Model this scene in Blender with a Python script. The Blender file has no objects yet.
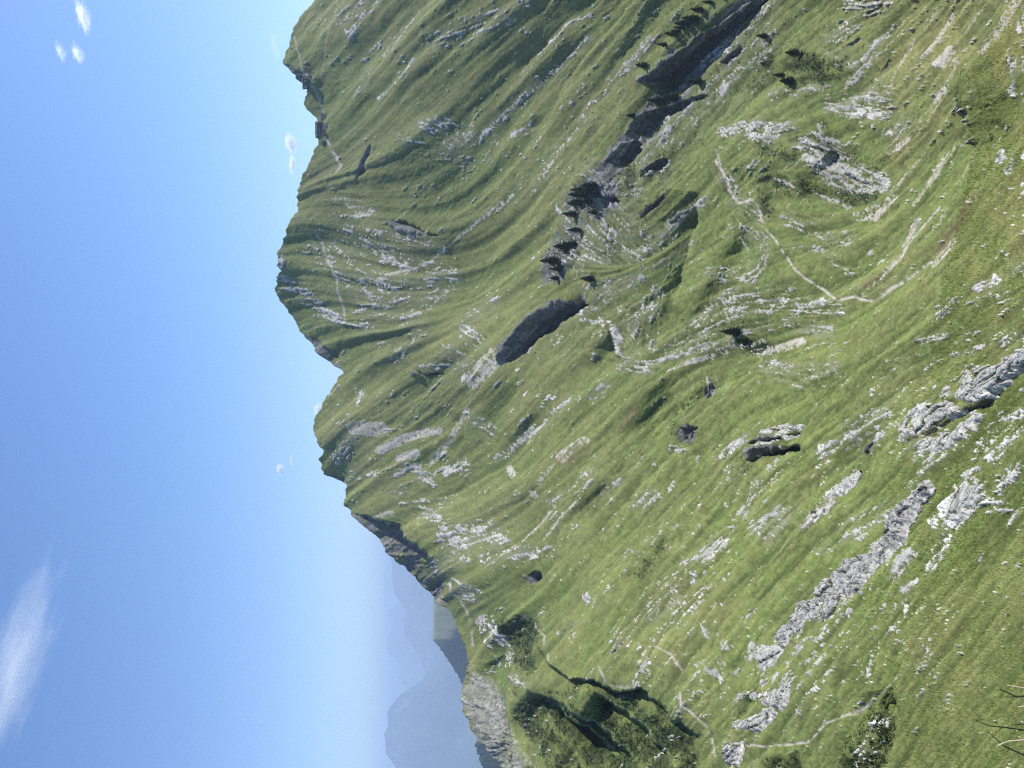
import bpy, math, random
import numpy as np
from mathutils import Matrix, Vector, Euler

random.seed(5)
rng = np.random.default_rng(11)
scene = bpy.context.scene
COL = scene.collection

# ------------------------------------------------------------------ view
# The photograph was taken with the phone on its side: its "up" is the picture's left.
# u = across (to the right), v = down, both counted in the upright view.
F = 740.0
HORIZON = 400.0
PITCH = math.atan((512 - HORIZON) / F)
CP, SP = math.cos(PITCH), math.sin(PITCH)
SUN_AZ, SUN_EL = math.radians(58), math.radians(42)      # clockwise from straight ahead


def ray(u, v):
    a = (np.asarray(u, float) - 384.0) / F
    b = (512.0 - np.asarray(v, float)) / F
    X, Y, Z = a, CP + b * SP, -SP + b * CP
    h = np.hypot(X, Y)
    return X / h, Y / h, Z / h


def uv(pts):
    p = np.array(pts, float)
    return np.stack([768.0 - p[:, 1], p[:, 0]], 1)


# ------------------------------------------------------------------ fields (one sample per pixel of the slope)
U0, U1, V0, V1 = -170, 940, 230, 1262
NU, NV = U1 - U0 + 1, V1 - V0 + 1
UU, VV = np.meshgrid(np.arange(U0, U1 + 1, dtype=np.float32), np.arange(V0, V1 + 1, dtype=np.float32))


def blur(a, su, sv=None):
    sv = su if sv is None else sv
    fy = np.fft.fftfreq(a.shape[0])[:, None]
    fx = np.fft.rfftfreq(a.shape[1])[None, :]
    k = np.exp(-2 * math.pi ** 2 * ((su * fx) ** 2 + (sv * fy) ** 2))
    return np.fft.irfft2(np.fft.rfft2(a) * k, s=a.shape).astype(np.float32)


def blur_edge(a, s):
    p = int(min(3 * s, min(a.shape) - 2))
    return blur(np.pad(a, p, mode='edge'), s)[p:-p, p:-p]


def norm(a):
    a = a - a.mean()
    return (a / (a.std() + 1e-9)).astype(np.float32)


def gnoise(su, sv=None):
    return norm(blur(rng.standard_normal((NV, NU)).astype(np.float32), su, sv))


def bil(a, u, v):
    x = np.clip(u - U0, 0, NU - 1.001)
    y = np.clip(v - V0, 0, NV - 1.001)
    i, j = x.astype(int), y.astype(int)
    fx, fy = x - i, y - j
    return (a[j, i] * (1 - fx) * (1 - fy) + a[j, i + 1] * fx * (1 - fy) + a[j + 1, i] * (1 - fx) * fy + a[j + 1, i + 1] * fx * fy)


def sstep(a, b, x):
    t = np.clip((x - a) / (b - a), 0, 1)
    return t * t * (3 - 2 * t)


def window(pts, pad):
    lo, hi = pts.min(0) - pad, pts.max(0) + pad
    i0, i1 = int(max(0, lo[0] - U0)), int(min(NU, hi[0] - U0 + 2))
    j0, j1 = int(max(0, lo[1] - V0)), int(min(NV, hi[1] - V0 + 2))
    return slice(j0, max(j1, j0)), slice(i0, max(i1, i0))


def dist_line(pts, X, Y, signed=False):
    best = np.full(X.shape, 1e9, np.float32)
    sgn = np.ones(X.shape, np.float32)
    tpar = np.zeros(X.shape, np.float32)
    n = len(pts) - 1
    for k in range(max(n, 1)):
        a = pts[k]
        b = pts[min(k + 1, n)]
        d = b - a
        L2 = float(d @ d) + 1e-9
        t = np.clip(((X - a[0]) * d[0] + (Y - a[1]) * d[1]) / L2, 0, 1)
        q = np.hypot(X - a[0] - t * d[0], Y - a[1] - t * d[1])
        m = q < best
        best = np.where(m, q, best)
        tpar = np.where(m, (k + t) / max(n, 1), tpar)
        if signed:
            sgn = np.where(m, np.sign(d[0] * (Y - a[1]) - d[1] * (X - a[0])), sgn)
    return (best, sgn, tpar) if signed else best


def inside(pts, X, Y):
    c = np.zeros(X.shape, bool)
    n = len(pts)
    for k in range(n):
        a, b = pts[k], pts[(k + 1) % n]
        if a[1] == b[1]:
            continue
        m = (a[1] > Y) != (b[1] > Y)
        xi = (b[0] - a[0]) * (Y - a[1]) / (b[1] - a[1]) + a[0]
        c ^= m & (X < xi)
    return c


def poly_sd(pts, X, Y):
    d = dist_line(np.vstack([pts, pts[:1]]), X, Y)
    return np.where(inside(pts, X, Y), d, -d)


C2 = np.zeros((NV, NU), np.float32)
S2 = np.zeros((NV, NU), np.float32)
_th = math.atan2(-.65, -.76)
C2 += math.cos(2 * _th) * .7
S2 += math.sin(2 * _th) * .7


def add_dir(w, sl, du, dv):
    th = math.atan2(dv, du)
    C2[sl] += w * math.cos(2 * th) * 2
    S2[sl] += w * math.sin(2 * th) * 2


def stroke(field, pts, w, val, align=True):
    p = uv(pts)
    sl = window(p, w * 2 + 6)
    if UU[sl].size == 0:
        return
    d = dist_line(p, UU[sl], VV[sl])
    m = (1 - sstep(w * .75, w * 1.5 + .6, d)) * val
    field[sl] = np.maximum(field[sl], m)
    if align and len(p) > 1:
        for k in range(len(p) - 1):
            a, b = p[k], p[k + 1]
            s2 = window(p[k:k + 2], w * 2 + 6)
            if UU[s2].size == 0:
                continue
            dd = dist_line(p[k:k + 2], UU[s2], VV[s2])
            add_dir(1 - sstep(w, w * 2 + 4, dd), s2, *(b - a))


JAG = gnoise(1.2) * .6 + gnoise(4) * .7


def patch(field, pts, val, soft=4.0, along=None, jag=0.0):
    p = uv(pts)
    sl = window(p, soft + 3)
    if UU[sl].size == 0:
        return
    d = poly_sd(p, UU[sl], VV[sl]) + jag * JAG[sl]
    m = sstep(-soft, soft, d) * val
    field[sl] = np.maximum(field[sl], m)
    if along:
        add_dir(sstep(-soft, soft, d), sl, -along[1], along[0])


Z = lambda: np.zeros((NV, NU), np.float32)
ROCK, SCREE, PATH, DARK, CLIFF, SHRUB, BROWN, DRY, GREY = [Z() for _ in range(9)]

# limestone showing through the turf: (points in the picture, half width, how much)
R = [
 ([(365,0),(341,25)],3,.5),([(376,3),(350,33)],3,.6),([(421,0),(383,55)],2,.6),([(381,35),(356,60)],2,.5),
 ([(366,67),(356,90)],4,.5),([(413,60),(403,78)],2,.75),([(396,83),(378,98)],3,.55),([(406,143),(466,160)],5,.5),
 ([(512,108),(471,145)],2.5,.75),([(493,140),(486,160)],5,.45),([(436,40),(470,28),(512,15)],9,.5),
 ([(512,12),(537,0)],2,.5),([(612,11),(574,20),(520,75)],1.6,.6),([(590,38),(545,80),(512,107)],2.5,.7),
 ([(650,40),(627,68)],4,.85),([(627,68),(587,113),(557,155),(535,190)],2.2,.8),([(532,125),(512,135)],2.5,.6),
 ([(555,148),(517,190),(495,212)],1.6,.7),([(775,4),(735,40),(702,62)],6,.9),([(768,45),(735,75),(702,105)],4,.85),
 ([(702,105),(668,130),(637,160)],4,.7),([(652,125),(632,162)],5,.55),([(595,170),(632,190)],9,.55),([(682,125),(657,185)],6,.35),
 ([(722,132),(768,125)],5,.9),([(752,135),(768,140)],5,.8),([(719,172),(732,190)],6,.9),
 ([(853,2),(883,5)],8,.6),([(828,37),(868,15)],4,.55),([(830,50),(853,65)],6,.6),([(895,27),(875,42),(863,60)],2.2,.95),
 ([(885,47),(860,75)],5,.55),([(773,95),(825,87)],5,.65),([(845,85),(863,72)],5,.65),([(875,82),(890,88)],4,.5),
 ([(768,133),(790,127)],5,.8),([(780,178),(795,186)],4,.7),([(940,8),(928,25)],2,.6),
 ([(357,215),(369,212)],5,.7),([(336,215),(376,252),(410,266),(456,280)],3.5,.75),([(338,230),(386,257)],2,.65),
 ([(376,250),(461,277)],5,.6),([(306,250),(330,258)],7,.5),([(341,275),(381,295)],7,.55),([(361,270),(396,290)],4,.55),
 ([(381,232),(406,237),(436,245)],3.5,.75),([(406,292),(376,310)],9,.5),([(411,317),(441,292)],7,.7),([(456,275),(430,280)],7,.65),
 ([(396,360),(418,335)],5,.6),([(381,345),(396,340)],3,.45),([(362,325),(374,331)],6,.5),([(356,310),(363,307)],3,.6),
 ([(346,225),(430,262)],10,.4),([(330,240),(420,285)],10,.38),([(355,290),(420,325)],10,.4),
 ([(279,257),(283,264)],3,.7),([(281,277),(293,280)],4,.8),([(291,287),(306,292)],4,.75),([(303,302),(316,302)],4,.8),([(316,310),(338,320)],4,.85),
 ([(476,317),(498,302)],6,.45),([(468,332),(481,342)],7,.55),([(426,364),(471,367)],3,.65),([(451,352),(466,364)],7,.55),([(468,377),(473,367)],5,.7),
 ([(594,219),(612,237),(637,250),(662,237),(680,220),(697,202)],6,.72),([(600,232),(614,248),(637,257)],3,.75),([(620,215),(630,232),(642,242)],8,.5),
 ([(567,255),(607,260)],5,.75),([(687,207),(652,242)],2.5,.8),([(692,242),(657,267)],2.5,.65),([(706,196),(668,240)],2,.7),
 ([(612,285),(594,307),(562,322)],2.2,.75),([(640,280),(612,290)],5,.6),([(655,288),(659,294)],4,.85),([(647,307),(637,327)],11,.5),
 ([(582,320),(600,320),(620,337),(617,357),(652,370)],4,.85),([(620,365),(647,370)],5,.75),([(648,334),(652,346)],6,.65),
 ([(692,335),(712,315),(735,300),(765,306)],10,.75),([(697,345),(740,330),(768,325)],8,.6),([(710,272),(752,277),(762,257)],6,.6),
 ([(735,200),(762,217)],6,.65),([(745,227),(762,245)],7,.5),([(655,360),(687,352),(720,347),(768,350)],5,.75),([(660,350),(692,340)],5,.6),
 ([(865,292),(888,277)],3.5,.55),([(903,245),(915,220)],3,.6),([(818,192),(850,207)],3.5,.75),
 ([(790,220),(815,230),(835,242),(850,240)],6,.62),([(793,247),(828,252)],3,.65),([(830,260),(836,264)],3,.6),([(844,271),(850,273)],2.5,.85),
 ([(768,302),(805,305),(840,310)],6,.85),([(768,290),(790,285)],5,.6),([(790,325),(825,332)],7,.65),([(768,367),(800,377)],8,.65),([(813,372),(838,370)],6,.65),
 ([(978,287),(998,280)],5,.85),([(1016,270),(1036,264)],4,.9),([(940,315),(955,302)],4,.8),([(978,302),(1005,297)],6,.5),
 ([(920,342),(945,335)],3,.8),([(948,342),(980,330)],2.5,.65),([(1003,345),(1020,335)],5,.8),([(896,372),(918,356),(933,357)],3,.6),
 ([(883,377),(896,370)],3,.65),([(955,357),(985,345)],2,.8),
 ([(358,394),(358,400)],5,.55),([(343,425),(351,417)],3,.6),([(343,457),(360,432)],7,.6),([(471,417),(493,432)],5,.7),
 ([(446,472),(463,464)],5,.75),([(396,472),(413,467)],5,.6),([(351,476),(368,472)],5,.55),([(418,474),(431,484)],5,.5),([(391,494),(408,489)],2.5,.7),
 ([(423,511),(441,519)],5,.8),([(411,504),(451,504)],5,.35),([(451,537),(491,534)],11,.75),([(486,559),(508,547)],8,.65),([(436,567),(463,554)],7,.55),
 ([(570,401),(550,416),(512,446),(495,458)],2.6,.85),([(607,384),(592,397)],3,.75),([(512,500),(520,498)],4,.55),
 ([(595,470),(570,494),(550,504)],2.5,.6),([(622,482),(605,494)],3,.75),([(655,494),(642,504)],4,.75),
 ([(672,449),(685,452)],2.5,.9),([(725,456),(745,438)],5,.8),([(712,380),(716,388)],4,.7),([(762,484),(745,514)],4,.85),([(730,528),(735,530)],2.5,.8),
 ([(705,559),(722,544)],7,.9),([(684,563),(687,566)],4,.75),([(757,527),(775,521)],5,.9),([(512,556),(550,551)],5,.75),
 ([(848,430),(888,414)],7,.75),([(823,452),(880,434)],7,.8),([(833,494),(855,474)],4,1.05),([(805,526),(830,504)],5,1.05),([(768,536),(785,516)],7,.92),
 ([(835,529),(888,499)],3,.75),([(818,551),(860,530),(890,512)],3,.6),([(918,447),(963,440)],6,.7),([(920,470),(963,434)],6,.65),
 ([(950,515),(970,490)],12,.98),([(995,418),(1018,414)],5,.85),([(1018,429),(1005,445),(993,459)],5,.88),([(1018,466),(1000,489)],6,.88),
 ([(978,469),(963,474)],2.5,.9),([(930,518),(933,524)],4,.8),([(943,539),(928,564)],6,.8),([(908,554),(893,574)],6,.85),([(1015,511),(1008,521)],4,.85),
 ([(983,556),(979,562)],2.5,.85),([(990,430),(975,455)],7,.6),([(985,500),(1000,505)],8,.5),
 ([(685,601),(657,623)],5,.72),([(697,578),(697,584)],4,.7),([(754,646),(748,656)],3.5,1),([(716,674),(719,680)],3,1),([(588,598),(589,603)],3,.85),
 ([(708,634),(711,639)],2.5,.8),([(734,701),(752,693)],2,.9),([(609,640),(615,632)],2,.6),([(560,633),(575,624)],2.5,.7),
 ([(451,586),(471,596)],7,.75),([(490,630),(493,636)],5,.95),([(481,626),(495,645),(506,661)],5,.65),([(512,676),(530,684)],3,.6),
 ([(887,576),(890,580)],2.5,.9),([(915,580),(905,590)],3,.85),([(895,626),(890,633)],2.5,1),([(929,648),(930,652)],2,.8),([(868,671),(869,676)],2.5,.75),
 ([(905,600),(907,616)],2.5,.8),([(735,752),(750,735)],6,.7),([(755,764),(763,752)],3,.5),([(1010,0),(1024,30)],3,.6),([(1016,60),(1020,90)],5,.7),
 ([(990,128),(1012,128)],3,.6),([(966,92),(985,92)],2.5,.6),([(1008,172),(1014,160)],2.5,.9),
]
for pts, w, val in R:
    stroke(ROCK, pts, w, val)
for pts, val, al in [
 ([(413,120),(446,115),(473,125),(471,143),(451,152),(426,135)],.6,(.5,.4)),
 ([(820,100),(868,87),(890,92),(893,110),(885,120),(850,117),(823,110)],.85,(1,.35)),
 ([(793,140),(818,125),(838,140),(853,160),(888,175),(893,192),(833,196),(805,160)],.98,(1,.55)),
 ([(873,135),(905,112),(910,128),(890,150)],.6,(-.65,.76)),
 ([(948,509),(960,484),(980,489),(978,504),(963,519),(950,520)],1.0,(-.5,.86)),
 ([(732,292),(762,300),(768,310),(727,322),(712,337)],.8,(1,.1))]:
    patch(ROCK, pts, val, 4, al)

for pts, val, al in [
 ([(600,155),(640,168),(690,118),(735,78),(775,45),(775,8),(735,48),(700,78),(665,108),(640,140)],.5,(-.7,.62)),
 ([(566,190),(600,182),(640,205),(655,240),(640,262),(600,268),(548,285),(552,250)],.46,(.6,.6)),
 ([(590,300),(640,290),(660,330),(645,360),(610,345)],.34,None),
 ([(650,110),(690,100),(735,70),(770,45),(770,80),(720,120),(660,180),(620,205),(610,180)],.3,(-.62,.76)),
 ([(540,360),(560,330),(590,310),(605,330),(570,365)],.2,None)]:
    patch(ROCK, pts, val, 7, al)

stroke(ROCK, [(885,720),(880,745),(862,770)], 12, .48)
# pale scree and worn earth
for pts, w, val in [
 ([(1030,-22),(1018,0),(1000,30),(983,52)],4,1.05),([(955,15),(943,37),(928,55)],2.6,.85),([(955,50),(944,65)],4,.9),([(943,90),(933,100)],4,.75),
 ([(890,152),(908,140)],3,.8),([(820,165),(853,172)],4,.7),([(925,152),(895,190)],1.6,.6),([(963,135),(928,185)],2,.5),
 ([(373,282),(431,262),(491,212),(512,195)],1.8,.75),([(496,354),(484,366),(476,384)],5,1.0),([(500,364),(486,378)],3,1.0),
 ([(667,372),(727,352)],2,.9),([(863,300),(868,290),(885,277),(903,257),(918,230),(938,207)],2,.6),([(903,245),(915,220)],3,.6),
 ([(933,265),(953,242)],3.5,.85),([(858,217),(875,217),(893,197)],4,.9),([(930,100),(900,160)],2,.5),([(960,62),(930,120)],1.8,.5),([(947,150),(912,205)],1.8,.5),([(975,150),(940,220)],1.6,.45),([(985,175),(958,242)],2,.4),([(915,40),(890,85)],1.8,.5),([(985,10),(960,45)],1.8,.5),([(768,350),(800,342)],5,.9),([(870,212),(880,207)],4,.8),
 ([(360,428),(385,430)],7,.75),([(382,450),(410,437),(440,430)],4,.95),([(401,459),(418,452)],3.5,.85),([(428,462),(451,440),(471,410)],2.5,.7),
 ([(506,468),(510,474)],4,.85),([(376,516),(391,514)],4,.6),([(587,444),(565,460)],6,.55),([(557,466),(542,484)],1.6,.8),([(535,492),(538,496)],3,.8),
 ([(557,507),(525,541)],1.8,.95),([(580,504),(542,544)],1.3,.75),([(478,616),(474,623)],2,.9),([(338,202),(358,207)],7,.6),([(357,215),(369,212)],4,.75)]:
    stroke(SCREE, pts, w, val)
patch(SCREE, [(800,132),(825,127),(845,157),(888,180),(888,196),(850,190),(815,162)], .42, 5, (1,.55))
patch(SCREE, [(478,668),(492,690),(512,722),(535,768),(535,800),(505,800),(488,740),(476,705),(472,680)], .5, 6, (.6,.8))
patch(GREY, [(468,664),(486,680),(506,715),(526,768),(526,800),(493,800),(476,735),(468,700)], 1.0, 5)
patch(ROCK, [(468,664),(482,680),(498,720),(512,768),(512,800),(493,800),(476,735),(468,700)], .5, 5, (.6,.8))


# footpaths
for pts, w, val in [
 ([(714,160),(722,172),(729,192),(737,202),(754,200),(762,217),(768,232),(788,260),(803,277),(823,290),(840,301),(858,297),(863,300),(875,301),(893,287),(908,277),(928,262),(940,258),(952,245)],1.1,1),
 ([(312,230),(316,242),(325,260),(333,267),(338,292),(345,322)],.9,.9),
 ([(682,693),(687,708),(704,723),(712,741),(717,756)],1.1,.8),
 ([(898,676),(878,693),(855,713),(825,723),(805,742),(768,746),(745,745)],1.0,.8),
 ([(320,130),(328,145),(341,165),(337,172)],1.3,.95),([(309,78),(314,100),(316,112),(318,130)],.9,.8),([(292,35),(303,75)],.7,.8),
 ([(518,616),(532,628),(545,636),(549,660)],.8,.6),([(602,668),(612,684),(625,686),(640,682)],.8,.6),([(655,648),(665,653),(677,658),(685,672)],.8,.6),
 ([(446,583),(466,616),(470,645)],1.0,.55),([(337,0),(335,15),(322,60),(315,100)],.6,.35),([(715,150),(719,165)],1,.7),([(505,650),(520,665)],.8,.4)]:
    stroke(PATH, pts, w * .75, val, False)
for pts, w, val in [([(938,252),(973,197)],4,.5),([(952,240),(965,215)],3,.5),([(868,286),(885,278)],3,.6),([(622,428),(636,408)],3,.5),([(640,140),(660,130)],3,.4),
                    ([(430,590),(456,640),(468,672)],4,.5),([(585,450),(566,462)],5,.4)]:
    stroke(BROWN, pts, w, val, False)

# rock steps facing the viewer, and a rock shadow put in as a dark step
CL = [
 [(640,80),(657,89),(675,85),(697,62),(712,50),(727,35),(768,2),(771,-3),(760,-4),(755,-1),(737,10),(722,22),(697,35),(685,47),(665,60)],
 [(632,122),(644,112),(667,105),(697,95),(709,95),(687,105),(662,117),(647,135),(627,135)],
 [(605,160),(620,145),(640,138),(641,150),(625,165)],
 [(720,62),(735,48),(745,45),(738,58),(728,64)],
 [(585,190),(600,195),(618,190),(622,203),(605,212),(590,205)],
 [(640,170),(655,160),(667,155),(662,165),(650,172)],
 [(667,192),(660,205),(642,219),(640,214),(655,200)],
 [(497,347),(512,336),(527,319),(552,302),(587,294),(592,307),(562,327),(542,342),(527,357),(512,364),(500,365)],
 [(383,220),(406,222),(424,230),(441,236),(431,238),(403,232)],
 [(297,332),(316,342),(333,354),(341,370),(318,356)],
 [(281,62),(292,67),(303,75),(307,88),(300,84),(290,74)],
 [(366,516),(396,529),(418,546),(434,564),(444,603),(424,602),(400,576),(378,552),(362,535),(348,512)],
 [(345,505),(356,519),(366,527),(372,538),(362,528),(350,516)],
 [(320,442),(328,443),(329,450),(324,449)],[(325,472),(343,479),(345,485),(335,481)],
 [(370,141),(372,148),(366,172),(357,181),(357,172),(363,162)],
 [(409,372),(425,370),(441,373),(425,377)],
 [(675,430),(690,424),(700,428),(697,440),(690,446),(680,440)],
 [(703,388),(713,384),(716,395),(706,402)],
 [(955,104),(963,104),(968,114),(964,115)],
 [(518,574),(534,571),(536,577),(522,582)],
 [(990,405),(975,409),(960,417),(930,437),(902,443),(920,433),(945,422),(960,408),(975,401),(1003,388)],
 [(862,454),(868,446),(880,435),(878,442),(868,455)],  # shadow beside the rocks, put in as a dark step
 [(614,656),(626,646),(633,640),(630,648),(620,656)],
 [(750,452),(770,447),(800,444),(800,450),(770,459),(752,461)],[(752,441),(775,436),(802,432),(802,437),(775,443),(755,446)],
 [(880,70),(888,58),(893,56),(889,66),(876,77)],[(848,46),(862,36),(864,40),(852,50)],
]
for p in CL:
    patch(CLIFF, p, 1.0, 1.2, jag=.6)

BAND = Z()
for pts, val in [([(545,285),(547,250),(562,215),(572,190),(592,180),(606,158),(634,120),(645,128),(640,150),(622,170),(622,205),(606,222),(582,232),(575,262),(562,285)],.95),
                 ([(640,80),(690,36),(765,-30),(790,-30),(772,10),(720,58),(690,98),(655,128),(632,138),(632,115),(655,98),(662,90)],.75),
                 ([(640,140),(690,98),(730,62),(745,50),(735,72),(700,105),(668,140),(640,172)],.6),([(498,350),(550,300),(590,292),(596,305),(545,345),(515,368)],.6)]:
    patch(BAND, pts, val, 4, jag=1.0)
patch(DARK, [(545,285),(547,250),(562,215),(572,190),(592,180),(606,158),(622,150),(622,205),(606,222),(582,232),(575,262),(562,285)], .55, 4)

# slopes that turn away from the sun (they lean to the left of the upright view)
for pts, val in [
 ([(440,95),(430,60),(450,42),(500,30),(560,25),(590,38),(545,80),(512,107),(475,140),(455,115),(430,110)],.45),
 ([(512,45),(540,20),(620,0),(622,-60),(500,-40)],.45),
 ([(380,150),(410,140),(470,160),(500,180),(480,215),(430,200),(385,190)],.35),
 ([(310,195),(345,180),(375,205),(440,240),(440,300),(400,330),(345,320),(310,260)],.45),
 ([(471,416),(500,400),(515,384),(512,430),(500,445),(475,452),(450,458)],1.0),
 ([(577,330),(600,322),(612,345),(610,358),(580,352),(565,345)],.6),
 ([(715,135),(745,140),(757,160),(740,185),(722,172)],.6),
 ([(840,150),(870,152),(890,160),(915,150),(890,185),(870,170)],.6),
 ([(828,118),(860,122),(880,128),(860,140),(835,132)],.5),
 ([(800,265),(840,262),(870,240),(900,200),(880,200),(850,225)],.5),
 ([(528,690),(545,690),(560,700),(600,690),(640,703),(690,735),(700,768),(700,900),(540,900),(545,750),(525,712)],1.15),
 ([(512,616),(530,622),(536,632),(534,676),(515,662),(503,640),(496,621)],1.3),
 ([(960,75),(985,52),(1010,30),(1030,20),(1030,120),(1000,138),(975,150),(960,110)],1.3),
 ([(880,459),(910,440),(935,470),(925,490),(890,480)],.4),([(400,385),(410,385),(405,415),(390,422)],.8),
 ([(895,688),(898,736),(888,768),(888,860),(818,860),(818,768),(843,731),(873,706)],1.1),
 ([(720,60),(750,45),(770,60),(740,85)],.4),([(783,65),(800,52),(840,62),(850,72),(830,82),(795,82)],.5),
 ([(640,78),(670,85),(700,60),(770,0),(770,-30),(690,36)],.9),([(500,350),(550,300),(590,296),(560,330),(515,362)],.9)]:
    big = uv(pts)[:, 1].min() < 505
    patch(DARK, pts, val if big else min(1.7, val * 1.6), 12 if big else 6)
for pts, w, val in [([(642,22),(602,80),(549,135)],3,.55),([(580,115),(549,135)],3,.5),([(540,118),(512,130)],3,.8),([(512,439),(537,417)],4,.9),
 ([(672,417),(687,404)],6,1.0),([(632,421),(647,389)],4,.6),([(632,574),(662,539)],6,.9),([(1018,317),(900,342)],8,.4),([(436,40),(470,25)],6,.7),
 ([(560,178),(600,120)],2.5,.4),([(530,100),(600,50)],4,.6),([(330,120),(348,90)],3,.8),([(335,128),(365,95)],3,.7),([(322,112),(330,85)],3,.6),
 ([(590,640),(640,590)],5,.35),([(545,690),(615,748)],3,1.6),([(566,690),(616,735)],2.5,1.5),([(481,626),(506,661)],4,.9),([(500,665),(512,690)],4,1.1),
 ([(450,95),(475,70)],5,.5),([(600,300),(580,330)],3,.7),([(760,340),(775,360)],3,.9),([(395,420),(405,390)],5,.6),([(690,640),(740,590)],4,.25),
 ([(648,686),(690,735)],6,1.0),([(612,664),(650,672)],3,.8)]:
    stroke(DARK, pts, w, val, False)
for p in CL:
    patch(DARK, p, .75, 1.5, jag=1.0)

patch(DARK, [(905,100),(890,60),(880,20),(900,10),(925,60),(930,110)], .35, 12)
patch(DARK, [(640,395),(660,380),(672,392),(650,425),(625,440),(610,432)], .7, 5)
patch(DARK, [(690,380),(702,384),(700,402),(672,420),(668,408)], .8, 5)
patch(DARK, [(722,455),(735,448),(745,460),(735,470)], .8, 4)
patch(DARK, [(858,400),(890,405),(905,420),(880,440),(850,425)], .4, 6)
patch(DARK, [(700,215),(720,220),(735,250),(700,280),(690,300),(695,250)], .5, 6)
patch(DARK, [(360,516),(396,529),(418,546),(434,564),(444,603),(424,604),(400,578),(375,552),(356,535)], 1.5, 3)
# low scrub, and one cast shadow put in as scrub
for pts, val in [
 ([(783,65),(800,52),(840,62),(850,72),(830,82),(795,82)],.9),([(830,192),(880,193),(875,205),(845,204)],1),
 ([(560,690),(597,682),(617,692),(640,688),(660,704),(695,735),(698,790),(560,790),(545,740),(535,700)],.9),
 ([(512,616),(530,622),(536,632),(534,676),(515,662),(500,640),(496,621)],.85),([(515,705),(530,690),(600,745),(575,790),(545,765)],.6),
 ([(888,700),(893,736),(884,775),(828,775),(848,738),(872,714)],.6),([(768,758),(795,752),(798,775),(768,775)],1),
 ([(640,575),(665,540),(660,560),(640,580)],.8),([(675,440),(690,425),(668,420),(672,432)],.6),([(745,462),(758,462),(755,475),(738,470)],.7),
 ([(735,340),(770,340),(770,350),(745,352)],.9),([(705,385),(690,408),(672,418),(685,400)],.6),([(768,178),(790,195),(830,195),(800,175)],.95),([(757,143),(792,152),(795,160),(760,155)],.8),([(758,188),(772,195),(776,218),(764,214)],.8),([(835,150),(870,160),(890,158),(880,172),(850,165)],.4),  # first patch: shrubs by the lone fir, its cast shadow painted in with them
 ([(690,15),(715,55),(735,45),(720,70),(700,75)],.25),([(735,725),(748,712),(752,705),(768,700),(760,690),(740,700)],.5),([(945,398),(962,399),(955,404)],.9)]:
    patch(SHRUB, pts, val, 5)
for pts, val in [([(855,20),(880,-60),(1010,-60),(985,45),(955,75),(955,130),(900,190),(865,110)],1.2),([(570,150),(640,60),(690,0),(720,-40),(700,20),(655,80),(590,190),(520,240),(500,240)],.8),([(300,150),(300,190),(330,180),(345,160)],.4),
                 ([(430,595),(456,628),(466,655),(462,660),(445,610)],1),([(705,0),(720,8),(695,35),(685,45),(690,20)],.9),([(880,230),(950,250),(1030,150),(1030,260),(900,330)],.5),
                 ([(1030,500),(960,640),(900,768),(1030,800)],.5)]:
    patch(DRY, pts, val, 25)

for pts, val in [([(572,192),(590,178),(612,184),(622,205),(600,218),(580,212)],.5),([(545,265),(552,240),(575,238),(582,262),(562,282)],.45),
                 ([(605,165),(625,150),(640,160),(630,190),(612,188)],.5),([(640,175),(665,150),(690,130),(680,160),(655,185)],.3),([(655,96),(680,78),(690,90),(672,104)],.5),
                 ([(740,85),(770,50),(775,75),(755,95)],.4),([(640,212),(670,188),(664,210),(645,225)],.5)]:
    patch(SHRUB, pts, val, 4)

for pts in ([(525,688),(560,706),(590,730),(616,752)],[(558,698),(600,724),(645,768)],[(596,690),(640,722),(676,764)],[(545,715),(570,745),(590,775)]):
    p = uv(pts)
    sl = window(p, 12)
    SHRUB[sl] *= .12 + .88 * sstep(1.5, 4.5, dist_line(p, UU[sl], VV[sl]))
stroke(SHRUB, [(962,100),(985,104),(1005,96)], 3, .5)
stroke(SHRUB, [(972,126),(995,122),(1008,130)], 3, .6)
stroke(SHRUB, [(975,143),(990,138)], 4, .8)
stroke(SHRUB, [(965,72),(990,66),(1015,60)], 2.5, .35)
SHRUB *= np.clip(.8 + .35 * gnoise(5), 0, 1)

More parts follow.
